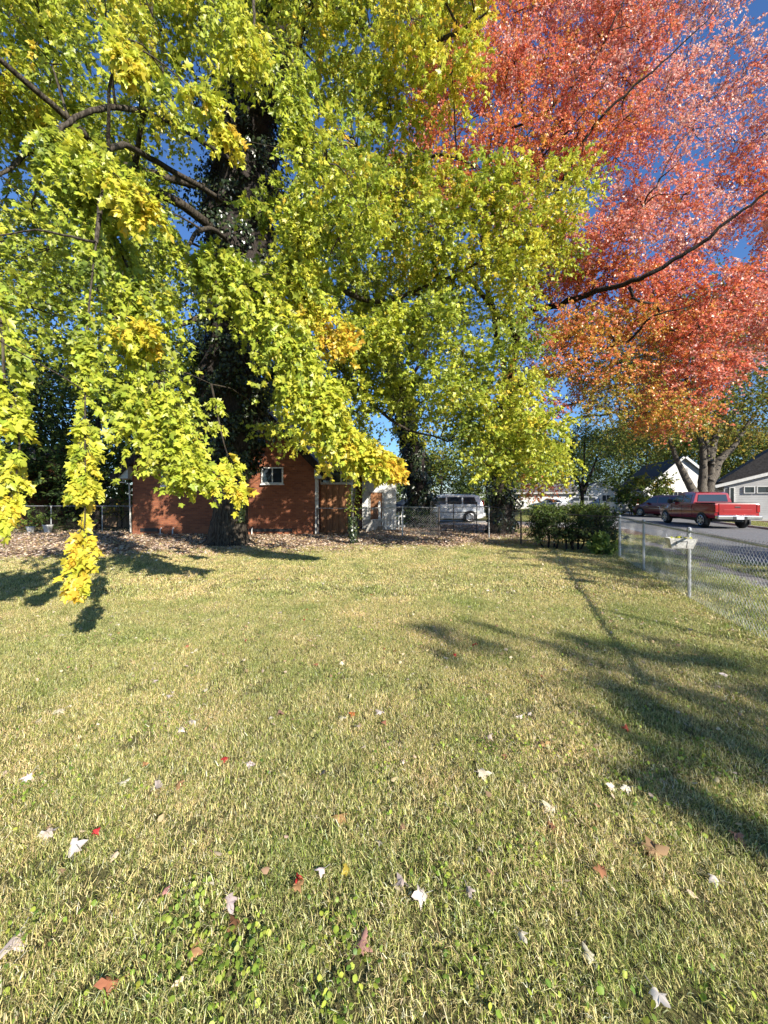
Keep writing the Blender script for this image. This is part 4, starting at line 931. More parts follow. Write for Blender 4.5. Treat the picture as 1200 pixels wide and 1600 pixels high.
for (px, d, wd, hgt, lab, mm, rz_) in ((893, 58, 9, 3.3, 'low white house behind the hedge, left of the young green street tree', M['siding'], HROT+R(90)), (935, 66, 8, 3.4, 'distant white garage just right of the young green street tree trunk', M['siding'], HROT)):
    hh = house('far_house', lab, (*W(px, 790, d)[:2], 0), wd, 8, 2.4, hgt+.8, rz_, mm, M['roof_grey']); window(hh, -1.8, -.6, 1, 2, 0, M['white']); window(hh, .6, 1.8, 1, 2, 0, M['white'])
nh = house('neighbour_house', 'dark shaded house with a pale gutter at the far left edge', (-27.5, 22, 0), 9, 8, 2.7, 4.6, R(-90+10), M['board'], M['roof_grey'])
bh2 = house('far_brick_house', 'brown house glimpsed between the green street tree and the orange leaves', (*W(868, 790, 72)[:2], 0), 9, 8, 3, 5.5, HROT, M['brick'], M['roof_grey'])

# ------------------------------------------------------------------ trees
_iv = ramp([(.012,.022,.010), (.022,.038,.014), (.04,.06,.02), (.07,.09,.03)])
def ivy_cloud(T, path, rad, dens, size, name, parent, seed, core=.62, pal=None):
    """leaves in lumpy clumps round a trunk path (N,3) with ivy radius rad(N)"""
    rs = np.random.RandomState(seed); n = dens
    t = rs.uniform(0, 1, n)*(len(path)-1.001); i = t.astype(int); f = (t-i)[:, None]
    c = path[i]*(1-f)+path[i+1]*f; r = rad[i]*(1-f[:, 0])+rad[i+1]*f[:, 0]
    a = rs.uniform(0, 2*math.pi, n)
    lump = .78+.22*np.sin(a*3+c[:, 2]*1.9)+.18*np.sin(a*5-c[:, 2]*3.1+1)+.16*np.sin(c[:, 2]*5.3+a)
    rr = r*lump*rs.uniform(.75, 1.05, n); dr = np.column_stack([np.cos(a), np.sin(a), np.zeros(n)])
    pos = c+dr*rr[:, None]; tip = dr*.35+np.array([0, 0, -1])+rs.normal(0, .5, (n, 3)); nor = dr+np.array([0, 0, .55])+rs.normal(0, .45, (n, 3))
    col = jit((pal or _iv)(rs.rand(n)**1.5), rs, .3)
    leaves(name, pos, tip, nor, rs.uniform(.6, 1.2, n)*size, col, HEART, M['ivy'], parent, rs)
    # dark solid hull added inside the leaves to block light through the ivy
    V, F = tubes(path[None], (rad*core)[None], 18); c = np.repeat(path, 18, 0); an = np.tile(np.arange(18)*2*math.pi/18, len(path))
    V = c+(V-c)*(1+.16*np.sin(an*3+c[:, 2]*1.9)+.1*np.sin(an*5-c[:, 2]*3.1))[:, None]
    npmesh('ivy_occluder', V, [F], M['bark_dark'], parent, smooth=True)

# 1. the great ivy clad maple
base = W(356, 852, 13.2); base[2] = 0
gm = empty('maple_tree', base, 'huge yellow green maple with an ivy covered trunk, its leafy branches hanging over the lawn', 'tree')
T = Tree(11, .135, pal_green, nodes=6, per=3)
tp = [W(356, 858, 13.2), W(357, 840, 13.2), W(360, 800, 13.2), W(362, 740, 13.2), W(365, 600, 13.2), W(372, 420, 13.2), W(385, 220, 13.4), W(420, 40, 13.6), W(450, -120, 13.8)]
P = catmull(tp, 10); P[:, 2] = np.maximum(P[:, 2], -.1)
rr = np.interp(P[:, 2], [-.1, .1, .4, .9, 2.5, 8, 14, 20], [.80, .72, .62, .56, .53, .50, .40, .25])
T.wood(P, rr, 40, .05)
trunkP = P
rs = T.rs
for k in range(9):      # root flares
    a = k*.7+rs.uniform(-.2, .2); dv = np.array([math.cos(a), math.sin(a), 0])
    b0 = np.array([base[0], base[1], 0]); T.wood(catmull([b0+dv*.42+[0, 0, .8], b0+dv*.56+[0, 0, .22], b0+dv*.78+[0, 0, .02], b0+dv*1.05+[0, 0, -.08]], 4), np.linspace(.13, .05, 13), 7, .1, sk=False)
lim = [
 [(375,380,13.3),(350,367,12.6),(290,322,11),(217,283,9.6),(180,247,8.6),(110,180,7.6),(0,92,6.6),(-90,30,6)],
 [(217,283,9.6),(206,265,9.2),(218,200,8.7),(234,90,8.2),(238,-40,7.8)],
 [(380,300,13.3),(300,290,12),(200,260,11),(120,237,10),(45,237,9.4),(10,270,9),(-60,300,8.6)],
 [(120,237,10),(108,270,9.6),(95,320,9.3)],
 [(410,120,13.5),(440,160,12.5),(470,225,11.5),(510,208,10.8),(553,216,10)],
 [(470,225,11.5),(485,280,11.2),(476,340,11),(466,392,10.8)],
 [(390,250,13.4),(470,330,12.4),(560,300,11.5),(640,262,11),(690,243,10.6),(745,262,10)],
 [(375,420,13.2),(440,450,12),(520,452,11.4),(600,470,11),(700,430,10.6),(800,380,10)],
 [(430,0,13.6),(530,20,12),(620,70,11),(700,60,10),(760,20,9.4)],
 [(440,-60,13.8),(380,-60,11),(330,-80,9),(300,-40,7)],
 [(400,200,13.4),(420,150,12),(470,50,10.5),(500,-60,9.5)],
 [(370,470,13.2),(300,500,12.2),(220,520,11.4),(140,500,11),(60,470,10.5)],
 [(372,440,13.3),(480,520,12.4),(560,600,12),(620,660,11.6),(700,690,11)],
 [(380,260,13.3),(330,230,11),(260,190,9),(170,170,7.5),(90,210,6.4),(90,300,6.1)],
 [(430,0,13.6),(400,-30,11),(395,-10,9),(398,60,8.2)],
 [(370,400,13.2),(340,360,11),(300,370,9),(290,430,7.7)],
 [(376,330,13.2),(250,250,9.5),(180,220,7),(160,300,5.4),(150,380,4.9)],
]
for k, l in enumerate(lim): T.limb([W(*p) for p in l], [.17,.075,.13,.05,.12,.06,.11,.12,.12,.13,.12,.1,.1,.09,.08,.09,.08][k], .022, 9, wob=.05, rough=.05)
# hanging leafy branches
T.stream([(-70,380,4.8,45),(-5,480,4.4,36),(8,600,4.2,30),(30,690,4.1,18),(20,760,4.0,15),(-8,805,3.9,12)], 29, size=0.104, mix=(.25,.75))
T.stream([(-90,560,5.2,40),(-40,650,5.0,34),(-20,740,4.8,24),(-20,790,4.7,18)], 24, size=0.104, mix=(.3,.7))
T.stream([(150,380,4.9,16),(140,470,4.6,14),(134,560,4.3,12),(133,640,4.1,11),(133,700,3.9,14),(133,790,3.8,15),(130,860,3.72,12),(124,905,3.66,7)], 29, size=0.084, mix=(.2,.85), r0=.012)
T.stream([(95,235,6.1,40),(160,340,5.9,52),(205,430,5.8,54),(238,540,5.7,56),(256,630,5.6,50),(275,695,5.5,36),(300,728,5.5,18)], 100, size=0.112, mix=(.3,.52), r0=.03)
T.stream([(285,715,5.5,35),(330,735,5.6,25),(370,765,5.7,16)], 35, size=0.112, mix=(.45,.65))
T.stream([(200,600,5.7,30),(220,660,5.6,40),(205,690,5.5,30)], 35, size=0.112, mix=(.3,.5))
T.stream([(150,450,5.6,30),(185,500,5.4,32),(235,515,5.3,22)], 35, size=0.112, mix=(.5,.68))
T.stream([(290,425,7.7,34),(350,425,7.5,46),(410,465,7.3,54),(450,525,7.2,50),(480,600,7.1,44),(515,655,7.0,34),(555,692,7.0,24),(600,720,7,13)], 96, size=0.13, mix=(.3,.62), r0=.035)
T.stream([(470,560,7.2,30),(505,605,7.1,30),(545,660,7,28),(590,705,7,20),(622,732,7,9)], 60, size=0.125, mix=(.5,.9))
T.stream([(90,215,6.2,40),(150,250,5.6,34),(200,290,5.2,30),(240,335,5.1,22)], 42, size=0.112, mix=(.4,.7))
T.stream([(190,60,5.6,26),(200,90,5.2,24),(222,125,5.1,14)], 42, size=0.104, mix=(.5,.68))
T.stream([(300,140,6,28),(335,180,5.9,32),(355,215,5.9,20)], 42, size=0.104, mix=(.5,.68))
T.stream([(455,60,8.2,45),(462,160,8.1,34),(470,240,8,28),(470,320,8,30),(465,400,7.9,40),(490,470,7.9,34)], 63, size=0.120, mix=(.35,.6), r0=.03)
T.stream([(440,440,7.9,30),(500,500,7.8,36),(530,520,7.8,26)], 42, size=0.120, mix=(.6,.9))
T.stream([(330,0,6.8,50),(375,50,6.6,50),(390,100,6.5,30)], 49, size=0.112, mix=(.4,.6))
T.stream([(330,600,7.1,8),(352,700,7,12),(372,735,7,16)], 13, size=0.112, mix=(.4,.6))
T.stream([(235,335,9.5,40),(265,380,9,36),(255,450,8.8,30)], 60, size=0.11, mix=(.3,.4))
fill(T, [(150,150),(275,140),(272,230),(262,330),(255,420),(190,400),(170,260)], 62, (10, 12), 2.3, 44, [(292,145,9)], lambda x, y: .36, size=.11)
fill(T, [(430,600),(525,610),(525,700),(480,700),(430,665)], 50, (8.3, 9.8), 2.0, 30, [], lambda x, y: .42, size=.115)
fill(T, [(445,650),(560,672),(585,735),(530,730),(470,708)], 34, (8, 9.2), 2.2, 22, [], lambda x, y: .62, size=.12)
fill(T, [(500,420),(700,420),(720,640),(660,690),(560,560)], 60, (12.6, 14.4), 2.0, 44, [(605,645,14)], lambda x, y: .36, size=.11)
fill(T, [(745,600),(850,600),(850,735),(790,765),(750,730)], 52, (9.6, 11.6), 2.0, 34, [], lambda x, y: .46, size=.105)
# body of the crown
topp = [(-90,-120),(790,-120),(800,20),(770,70),(715,100),(690,180),(640,240),(650,300),(560,330),(500,340),(470,300),(475,180),(450,80),(290,80),(225,190),(170,290),(140,240),(-90,260)]
fill(T, topp, 78, (8.2, 11.5), 4.2, 56, [(500,195,30),(150,105,14),(460,370,22),(295,145,12),(160,0,10)], lambda x, y: .42+(.16 if x < 60 else 0)+.0003*(x-300), size=0.113)
fill(T, [(-90,-100),(420,-100),(380,60),(200,160),(-90,150)], 110, (6.5, 8), .9, 60, [(150,105,20)], lambda x, y: .5, size=0.118)
leftp = [(-100,240),(150,250),(225,330),(255,420),(260,560),(220,640),(150,560),(100,560),(60,540),(-100,560)]
fill(T, leftp, 76, (9.6, 12.2), 3.0, 54, [(290,470,12),(300,590,12),(22,545,10),(280,335,10)], lambda x, y: .33, size=0.109)
fill(T, [(-90,300),(60,300),(110,420),(60,480),(-90,500)], 90, (6, 7.5), 1.1, 60, [], lambda x, y: .38, size=0.113)
fill(T, [(465,140),(600,110),(610,300),(530,480),(460,480),(470,300)], 66, (5.9, 8.4), 2.3, 42, [(500,195,30),(480,375,15)], lambda x, y: .42, size=0.109)
midp = [(470,340),(560,320),(640,245),(700,225),(800,232),(880,250),(928,290),(900,340),(915,370),(870,410),(830,450),(850,520),(870,600),(885,650),(862,720),(868,745),(815,780),(780,748),(735,715),(668,675),(640,735),(560,740),(610,690),(560,640),(520,560),(500,470)]
fill(T, midp, 62, (9.5, 12.7), 4.3, 46, [(605,640,15),(480,375,15),(690,545,6),(650,390,5),(648,745,24),(636,690,16)], lambda x, y: .40+.16*max(0, (x-700)/220)+(.06 if y < 420 else 0), size=0.105)
fill(T, [(600,300),(760,240),(905,285),(860,380),(740,420),(620,400)], 80, (9.3, 10.2), 1.4, 46, [], lambda x, y: .56, size=0.105)
fill(T, [(420,560),(560,600),(620,700),(660,690),(700,640),(640,600),(600,560)], 60, (11.5, 13), 1.6, 40, [(610,650,20)], lambda x, y: .35, size=0.101)
fill(T, [(690,640),(860,600),(880,700),(850,765),(800,775),(755,725)], 60, (9.6, 11), 1.8, 40, [], lambda x, y: .45, size=0.101)
for _ in range(26):      # low boughs added between trunk and house to shade the brick wall
    T.clump([rs.uniform(-9.5, -1.5), rs.uniform(13.9, 15.6), rs.uniform(4.4, 7.0)], [.9, .7, .6], 26, L=.5, size=.14, mix=.3, sub=3)
for k in range(46):      # boughs added along the sun's path to dapple the brick wall with shade
    lft = k % 2; X_, Z_, h_ = (rs.uniform(-9.4, -6.2), rs.uniform(.2, 3.2), rs.uniform(4.6, 5.8)) if lft else (rs.uniform(-6.2, -3.1), rs.uniform(.2, 2.6), rs.uniform(3.4, 4.6))
    T.clump([X_+1.054*h_, 16.7-1.51*h_, Z_+h_], [.5, .5, .35], 22 if lft else 13, L=.4, size=.12, mix=.38, sub=2)
for _ in range(14):      # unseen boughs added past the left edge to shade the lawn
    T.clump([rs.uniform(-4.3, -3.3), rs.uniform(1.8, 2.7), rs.uniform(2.6, 3.9)], [.4, .4, .3], 18, L=.35, size=.12, mix=.45, sub=2)
# the part of the crown above and behind the frame
for _ in range(34):
    x, y, z = rs.uniform(-12, 2), rs.uniform(5, 18), rs.uniform(12, 21)
    if z < 1.6+1.35*y: z += 5
    T.clump([x, y, z], [1.5, 1.5, 1.1], 26, L=.7, size=.18, mix=.45, sub=3)
T.build_crown('crown', M['leaf'], gm, MAPLE, ran=.72)
o = T.build_wood('trunk', M['bark'], gm)
k = (P[:, 2] > 2.1)
pp = trunkP[k]; rad = np.interp(pp[:, 2], [2, 2.8, 3.6, 5, 8, 11, 15, 19], [.62, .9, 1.3, 1.55, 1.6, 1.7, 1.65, 1.2])
ivy_cloud(T, pp, rad, 36000, .11, 'ivy', gm, 2)
_pv = ramp([(.16,.20,.05), (.32,.36,.10), (.46,.46,.2)])  # paler leaves: sunlight on the trunk's right edge put into the ivy colour
q_ = np.array([trunkP[i]+np.array([.50, -.30, 0]) for i in range(len(trunkP)) if .7 < trunkP[i][2] < 3.6])
ivy_cloud(T, q_, np.full(len(q_), .13), 420, .085, 'sunlit_vine', gm, 5, core=.2, pal=_pv)
for ob in (x for x in bpy.data.objects if x.parent == gm): ob.location = Vector(-base)

# stray ivy on the right edge of the bark is part of the ivy above; vine covered sapling
def retree(root, base):
    for ob in [x for x in bpy.data.objects if x.parent == root]: ob.location = Vector([-c for c in base])
sb = G(552, 850)
sv = empty('sapling', sb, 'thin crooked sapling wrapped in green vine, in front of the brown porch boards', 'tree')
T = Tree(3, .075, pal_green, nodes=4, per=2, tw=.003)
P = catmull([sb+[0, 0, -.05], W(551, 800, 12.9), W(555, 750, 12.8), W(550, 700, 12.7), W(560, 640, 12.7)], 8); T.wood(P, np.linspace(.05, .015, len(P)), 8, .1)
for _ in range(26):
    i = rs.randint(6, len(P)); d_ = nrm(rs.normal(0, 1, 3)); d_[2] *= .4
    T.clump(P[i]+d_*[.25, .25, .1], [.22, .22, .25], 7, L=.2, mix=.38, con=False)
T.build_crown('crown', M['leaf'], sv, OVAL); T.build_wood('trunk', M['bark_grey'], sv)
ivy_cloud(T, P[:8], np.full(8, .17), 700, .07, 'ivy', sv, 4, core=.5); retree(sv, sb)

# 2. second ivy clad tree by the drive
b2 = np.array([*W(653, 812, 24)[:2], 0])
t2 = empty('ivy_tree', b2, 'tall leaning tree clad in dark ivy, just left of the white family car', 'tree')
T = Tree(21, .17, pal_dull, nodes=5, per=2, tw=.006)
P = catmull([b2+[0, 0, -.1], W(655, 780, 24), W(648, 720, 24), W(634, 660, 24), W(620, 600, 24), W(600, 520, 24.2), W(590, 440, 24.5)], 8)
T.wood(P, np.linspace(.45, .22, len(P)), 16, .05); q = P
for l in ([(625,620,24),(660,560,23),(690,500,22)], [(632,650,24),(600,610,23.6),(575,590,23)], [(600,520,24),(560,460,23),(520,430,22)]): T.limb([W(*p) for p in l], .14, .03, 7)
fill(T, [(520,430),(700,420),(760,520),(740,640),(700,690),(680,600),(600,560),(560,600),(520,560)], 60, (22, 26), 1.2, 44, [(600,640,25)], lambda x, y: .6, L=.8, size=.19)
T.build_crown('crown', M['farleaf'], t2, MAPLE_LO); T.build_wood('trunk', M['bark_dark'], t2)
ivy_cloud(T, q[:-6], np.interp(np.arange(len(q)-6), [0, 6, 14, 40], [.85, 1.05, .95, .7]), 11000, .15, 'ivy', t2, 6); retree(t2, b2)

# 3. the red maple
b3 = np.array([*W(783, 835, 17.2)[:2], 0])
rm = empty('red_maple_tree', b3, 'red and orange maple leaning out over the street, dark trunk behind the hedge end', 'tree')
T = Tree(31, .088, pal_red, nodes=7, per=3, tw=.003)
P = catmull([b3+[0, 0, -.1], W(783, 800, 17.2), W(784, 740, 17.2), W(790, 660, 17), W(797, 590, 16.8)], 8); T.wood(P, np.interp(np.linspace(0, 1, len(P)), [0, .1, .3, 1], [.62, .48, .42, .33]), 22, .07)
lim = [
 [(797,590,16.8),(805,530,16.2),(815,490,15),(860,473,13.8),(905,460,12.8),(980,446,11.7),(1060,410,10.9),(1120,360,10.4),(1205,288,9.8),(1290,210,9.4)],
 [(797,600,16.8),(870,580,15.4),(925,545,13.6),(960,528,12.6),(1028,487,11.4),(1090,470,11)],
 [(980,446,11.7),(1015,460,11.6),(1040,490,12.8),(1075,530,12.6),(1110,570,12.4)],
 [(792,640,17),(840,672,15.4),(890,664,14.4),(960,653,13.4),(1030,650,12.6),(1090,640,12)],
 [(795,600,16.8),(770,500,16),(750,400,15.2),(758,290,14.4),(770,215,13.8),(840,180,13),(885,155,12.6)],
 [(805,530,16.2),(830,420,14.4),(865,330,13),(900,255,12),(960,170,11.2),(1040,90,10.6),(1120,10,10.2)],
 [(800,550,16.5),(800,420,15.4),(812,300,14.6),(860,230,13.8),(930,90,12.4),(980,-20,11.6)],
 [(900,460,14.2),(935,400,13.2),(1000,320,12.2),(1060,250,11.4)],
 [(810,540,16.3),(700,400,16),(665,260,15.4),(672,130,14.8),(700,0,14)],
 [(700,400,16),(600,330,15.4),(530,230,15)],
 [(790,680,17.1),(850,640,17),(900,620,17.2),(960,590,17.6)],
 [(860,330,14),(850,262,13),(905,200,12),(950,120,11.2)],
]
for k, l in enumerate(lim): T.limb([W(*p) for p in l], [.15,.09,.045,.07,.13,.09,.1,.06,.12,.06,.1,.05][k], .010, 8, n=6, wob=.2, rough=.04)
def rmix(x, y):
    m = .95-.0005*(y-100)          # pinkish red high up, orange then olive low down
    if y > 340: m = .68-(y-340)/330*.56
    if x > 1010 and y > 300: m += .22*min(1, (x-1010)/120)+(.1 if y > 480 else 0)
    if y < 320: m = .46+.34*max(0, min(1, (x-820)/260))+.2*(1-y/320)
    if x < 720: m = .42+.1*(y < 120)
    return float(min(1, max(.06, m)))
rp = [(655,-110),(1300,-110),(1300,620),(1180,600),(1120,640),(1050,690),(960,690),(905,660),(880,600),(850,480),(840,400),(760,330),(650,330),(560,330),(470,260),(470,170),(640,150)]
hol = [(1195,10,40),(1115,215,8),(1197,110,8),(1110,280,8),(1185,395,12),(1020,270,6),(865,470,6),(930,290,8),(950,340,8),(1030,370,12),(1200,620,34),(790,160,10),(700,215,10),(560,200,18),(500,175,14),(845,500,6),(940,320,8)]
fill(T, rp, 62, (11.2, 14.5), 2.4, 48, hol, rmix, size=.078, L=.55, droop=.35, mixsd=.13, densf=lambda x, y: (.85 if (x > 1030 and y < 240) else .9 if (x > 1050 and y < 420) else 1.0)*(.95 if x < 660 else 1.25 if x < 800 else 1))
fill(T, [(860,300),(1280,250),(1280,560),(1150,600),(1040,660),(940,640),(880,560)], 66, (11.5, 15.5), 2.8, 46, hol, rmix, size=.09, L=.55, droop=.5, mixsd=.13)
fill(T, [(780,-60),(1020,-60),(1050,150),(900,330),(780,300)], 66, (12, 15), 1.6, 46, hol, rmix, size=.078, L=.55, droop=.3, mixsd=.13)
fill(T, [(825,430),(905,430),(915,610),(835,610)], 44, (13, 15), 2.6, 32, [], lambda x, y: .42, size=.085, mixsd=.13)
fill(T, [(650,60),(800,20),(820,300),(690,330)], 56, (13.5, 15.5), 1.6, 40, [], lambda x, y: .5, size=.085, mixsd=.13)
fill(T, [(800,560),(900,560),(920,640),(880,760),(840,800),(800,700)], 60, (14, 17), 1.4, 36, [(868,720,18)], lambda x, y: .42, size=.09)
for _ in range(7):
    T.clump([rs.uniform(2, 13), rs.uniform(8, 19), rs.uniform(17, 20)], [1.6, 1.6, 1.1], 20, L=.7, size=.14, mix=.7, sub=3)
ivy_cloud(T, P[:-4], np.interp(np.arange(len(P)-4), [0, 6, 30], [.6, .72, .6]), 5200, .12, 'ivy', rm, 14)
T.build_crown('crown', M['redleaf'], rm, MAPLE_LO, ran=.75); T.build_wood('trunk', M['bark_dark'], rm); retree(rm, b3)

# background trees: generic builder
def bgtree(name, label, px, d, h, r, cz, mix, seed, size=.2, n=26, group=None, trunk_r=.25, stems=None, pal=pal_dull, cover=1.0, aspect=1.0, bark='bark_dark', leafm='farleaf', tmpl=OVAL, squash=.8, cr=None):
    b = np.array([(px-600)/600*d, d, 0.]); t = empty(name, b, label, 'tree', group=group)
    T = Tree(seed, size, pal, nodes=4, per=3, tw=.006); rs = T.rs
    for st in (stems or [[(0, 0, -.1), (.1, 0, cz*.5), (0, .1, cz*1.05), (.2, 0, h*.85)]]):
        T.limb([b+np.array(p) for p in st], trunk_r, .04, 12, wob=.08, rough=.06)
    for _ in range(n):
        u = nrm(rs.normal(0, 1, 3))*rs.uniform(.25, 1)**.5; c = b+np.array([0, 0, cz+(h-cz)*.38])+u*[r, r*aspect, (h-cz)*.62]
        if c[2] < .7: c[2] = .7+rs.rand()
        rm_ = (cr or r*.36)*rs.uniform(.8, 1.2); la = .3*size*size; ns = int(cover*2.0*rm_*rm_/la/9)
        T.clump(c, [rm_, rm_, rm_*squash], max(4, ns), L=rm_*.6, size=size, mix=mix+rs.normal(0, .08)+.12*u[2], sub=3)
    T.build_crown('crown', M[leafm], t, tmpl, ran=.7); T.build_wood('trunk', M[bark], t); retree(t, b); return t
bgtree('street_tree', 'three stemmed street tree rising behind the red pickup, green and yellow leaves', 1095, 28.5, 17, 7, 7.5, .78, 41, size=.2, n=46, trunk_r=.42, bark='bark_grey', pal=pal_dull, cover=.9,
 stems=[[(0,0,-.1),(-.25,0,1.5),(-1.2,0,3.4),(-2.2,0,5.6),(-3.4,.2,9)], [(.1,0,-.1),(.1,0,2),(.1,0,4.5),(-.3,0,7.5),(-.4,0,13)], [(.35,.1,-.1),(.55,0,2),(.7,0,4),(.5,.2,7),(1.2,.2,12)], [(.6,0,2.8),(1.4,0,4.2),(2.6,0,5.6),(4.4,-.2,8.6)], [(.6,0,4),(1.0,0,6),(2.0,.3,9)]])
bgtree('young_street_tree', 'airy young green tree over the parked cars, left of the black roofed house', 908, 40, 9.6, 4.2, 3.6, .62, 42, size=.2, n=30, trunk_r=.22, cover=.75,
 stems=[[(0,0,-.1),(-.1,0,2.5),(-.9,0,5),(-1.3,0,8)], [(.15,0,-.1),(.2,0,2.5),(.3,0,5),(.5,0,9)], [(.2,0,2),(.9,0,4),(1.8,0,6)]])
specs = [(1010,62,15,7,4,.55,'broad dull green tree behind the black roof'),(1130,58,14,7,3,.6,'green tree between the white gable and the right house'),(1190,50,13,6,3,.75,'yellowish tree above the right house'),
 (960,75,17,8,4,.5,'tall dull tree far behind the young street tree'),(850,70,14,7,3,.55,'distant tree left of the young street tree'),(760,60,14,8,2,.5,'distant green tree behind the red maple trunk'),
 (690,52,9,6,2,.55,'rounded green tree above the white family car'),(600,60,8,6,1.5,.65,'low pale green tree beyond the small shed'),(560,48,10,5,2,.5,'green tree behind the porch roof'),(500,40,13,6,3,.4,'tree rising behind the brick house roof'),(1085,80,18,8,4,.6,'highest far tree behind the white gable')]
for i, (px, d, h, r, cz, mix, lab) in enumerate(specs):
    bgtree('background_tree', lab, px, d, h, r, cz, mix, 60+i, size=.34, n=30, cover=1.5, trunk_r=.3, group='trees behind the houses')
spl = [(150,19.5,15,4.0,3.0,.42,'dark trunked tree between the hanging branch and the brick house'),(60,22,11,4.5,.8,.14,'dense dark evergreen mass at the left behind the wire fence'),(118,24.5,9,3.4,.6,.16,'dark evergreen beside the dense mass, left of the board fence'),(-40,20,12,4.5,1.5,.3,'shaded tree at the left edge'),
 (250,30,15,5,4,.4,'tree behind the left end of the brick house'),(340,30,17,5,5,.38,'tree straight behind the ivy covered trunk'),(185,26,10,3.2,1.2,.5,'thin olive tree above the board fence'),(430,34,14,5,5,.4,'tree behind the right half of the brick house roof')]
for i, (px, d, h, r, cz, mix, lab) in enumerate(spl):
    bgtree('shade_tree', lab, px, d, h, r, cz, mix, 80+i, size=.2 if d < 25 else .28, n=34, cover=1.0, trunk_r=.28, group='trees behind and left of the brick house')
bgtree('brush', 'bare orange brown brush against the board fence at the house corner', 188, 19.6, 2.8, 1.1, .8, .95, 99, size=.09, n=16, cover=.5, trunk_r=.03)

# shrubs ------------------------------------------------------------------
def shrub(name, label, b, ext, n, size, pal, seed, tmpl=OVAL, mt='needle', mixf=lambda u: .5, stems=8, cr=.28, cover=1.2, z0=.25, cat='bush', up=.7):
    b = np.array(b, float); t = empty(name, b, label, cat); T = Tree(seed, size, pal, nodes=5, per=3, tw=.003); rs = T.rs
    for _ in range(stems):
        a = rs.uniform(-1, 1, 2)*[ext[0]*.75, ext[1]*.5]; e = b+np.array([a[0]*1.15, a[1]*1.2, ext[2]*.7]); s0 = b+np.array([a[0]*.85, a[1], -.05])
        T.limb([s0, (s0+e)/2+rs.normal(0, .08, 3), e], .035, .01, 6)
    for _ in range(n):
        u = rs.uniform(-1, 1, 3); u = u/max(np.abs(u)**1.0)*rs.uniform(.55, 1)**.6 if rs.rand() < .8 else u
        c = b+np.array([u[0]*ext[0], u[1]*ext[1], z0+(u[2]+1)/2*(ext[2]-z0)])
        T.clump(c, [cr, cr, cr*.7], max(4, int(cover*2*cr*cr/(.3*size*size)/12)), L=cr*.75, size=size, mix=mixf(u), con=rs.rand() < .3, sub=2, droop=-.6*up)
    T.build_crown('foliage', M[mt], t, tmpl, tipdown=-.4, ran=.8); T.build_wood('stem', M['bark_dark'], t); retree(t, b); return t
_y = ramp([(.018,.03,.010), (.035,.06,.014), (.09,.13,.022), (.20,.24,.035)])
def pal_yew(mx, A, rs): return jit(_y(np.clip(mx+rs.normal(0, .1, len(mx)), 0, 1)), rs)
NEEDLE = _tmpl([(.13,.1),(.13,.7),(0,1.)])
hb = np.array([*W(892, 850, 11.9)[:2], 0])
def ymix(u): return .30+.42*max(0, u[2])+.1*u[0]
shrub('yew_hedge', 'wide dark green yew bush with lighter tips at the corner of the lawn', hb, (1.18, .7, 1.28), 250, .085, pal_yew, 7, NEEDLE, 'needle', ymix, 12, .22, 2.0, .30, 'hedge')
def pal_pale(mx, A, rs): return jit(ramp([(.10,.17,.03), (.26,.34,.08)])(mx), rs)
shrub('broadleaf_plant', 'pale green broad leaved plant at the foot of the yew, beside the fence corner post', [*W(944, 866, 10.75)[:2], 0], (.27, .18, .5), 26, .12, pal_pale, 8, OVAL, 'leaf', lambda u: .5+.3*u[2], 4, .11, 1.0, .05, 'plant')
shrub('grey_bush', 'grey green bush in front of the white gable across the street', [23.6, 34.6, 0], (2.0, 1.5, 3.3), 60, .2, pal_dull, 9, OVAL, 'farleaf', lambda u: .55+.2*u[2], 6, .6, 1.8, .3)
shrub('ivy_bush', 'low dark scrub at the base of the ivy tree by the wire gate', [*W(652, 825, 20.5)[:2], 0], (1.0, .6, .8), 40, .1, pal_dull, 10, OVAL, 'farleaf', lambda u: .25, 4, .25, .9, .1)
shrub('fence_scrub', 'sprawling scrub behind the white pots at the far left', [*W(30, 825, 18.8)[:2], 0], (2.2, .6, 1.1), 50, .11, pal_dull, 12, OVAL, 'farleaf', lambda u: .35, 4, .3, .8, .1)

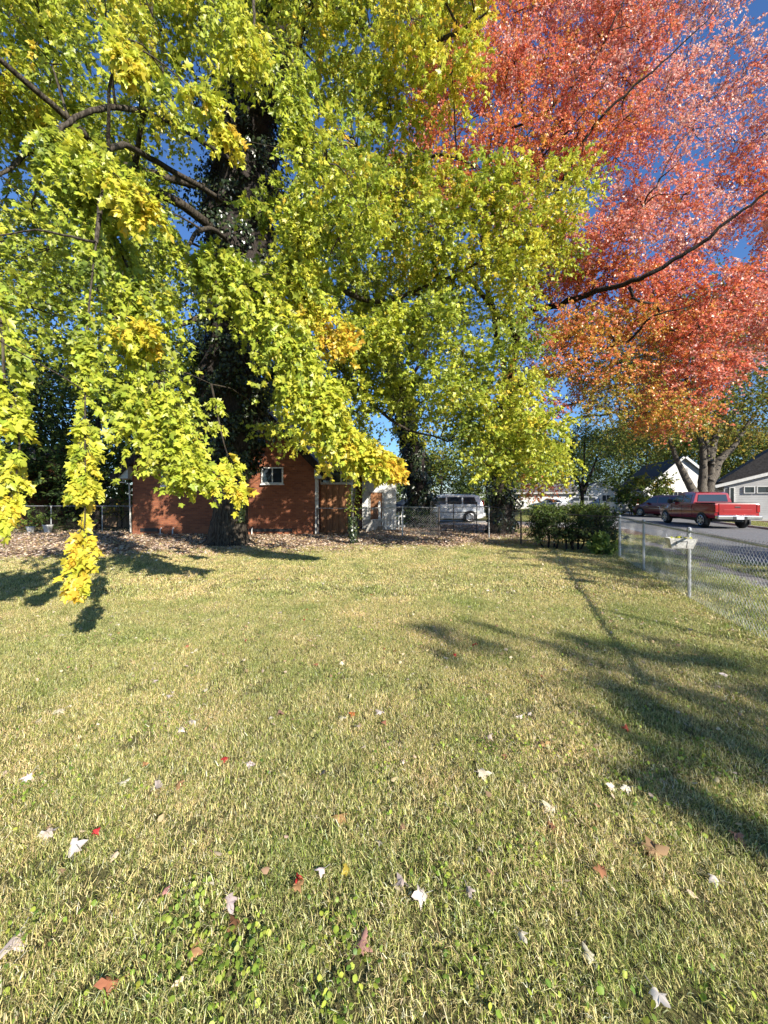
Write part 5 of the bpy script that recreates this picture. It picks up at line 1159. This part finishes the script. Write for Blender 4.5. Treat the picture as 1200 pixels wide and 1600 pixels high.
# trees behind the photographer whose shade falls on the lawn and the street
def offtree(label, b, clumps, seed, mix=.5):
    b = np.array(b, float); t = empty('lawn_tree', b, label, 'tree'); T = Tree(seed, .16, pal_green, nodes=5, per=3, tw=.004); T.rm = .028
    T.limb([b+[0, 0, -.1], b+[.1, 0, 2], b+[0, .1, 4.5], b+[.2, 0, 10]], .32, .12, 14, rough=.06)
    for c, r, n in clumps: T.clump(c, r, n, L=.4, size=.16, mix=mix)
    T.build_crown('crown', M['leaf'], t, MAPLE_LO); T.build_wood('trunk', M['bark'], t); retree(t, b)
def cast(px, py, z):     # point at height z whose shade falls at this place on the lawn
    g = G(px, py); return [g[0]+1.054*z, g[1]-1.51*z, z]
rs = np.random.RandomState(77)
cl = []
for px, py, z, r, n in ((640,975,5.2,.30,5),(700,990,5.2,.34,8),(760,1005,5.0,.36,9),(830,1000,5.4,.36,10),(840,1060,5.0,.34,11),(900,1030,5.2,.4,14),(930,1075,5.0,.4,15),(980,1030,5.6,.42,15),(1010,1090,5.2,.42,16),(1060,1040,5.4,.4,15),(1080,1110,5.2,.42,17),(1130,1060,5.6,.45,17),(1150,1130,5.2,.42,17),(1190,1040,5.8,.5,16),(1200,1100,5.4,.5,18),(1200,1160,5.0,.4,14),(1260,1080,5.6,.5,18),(1250,1170,5.0,.4,16),
   (1040,1250,4.2,.12,4),(1080,1262,4.2,.14,6),(1120,1280,4.2,.16,8),(1160,1292,4.2,.18,10),(1200,1305,4.2,.2,11),(1240,1320,4.2,.2,11)):
    z *= 1.75; cl.append((cast(px+rs.uniform(-25, 25), py+rs.uniform(-14, 14), z), [r*1.1, r*1.1, r*.8], max(2, int(n*.27))))
offtree('spreading maple behind the photographer, shading the right of the lawn', [12.5, -12.5, 0], cl, 51)
cl = [([17.8+rs.normal(0, 1.8), -2.5+rs.normal(0, 1.8), 7+rs.uniform(0, 4)], [1.3, 1.3, .9], 45) for _ in range(22)]
offtree('big maple further along the street behind the photographer, shading the road', [17.8, -3.0, 0], cl, 52)
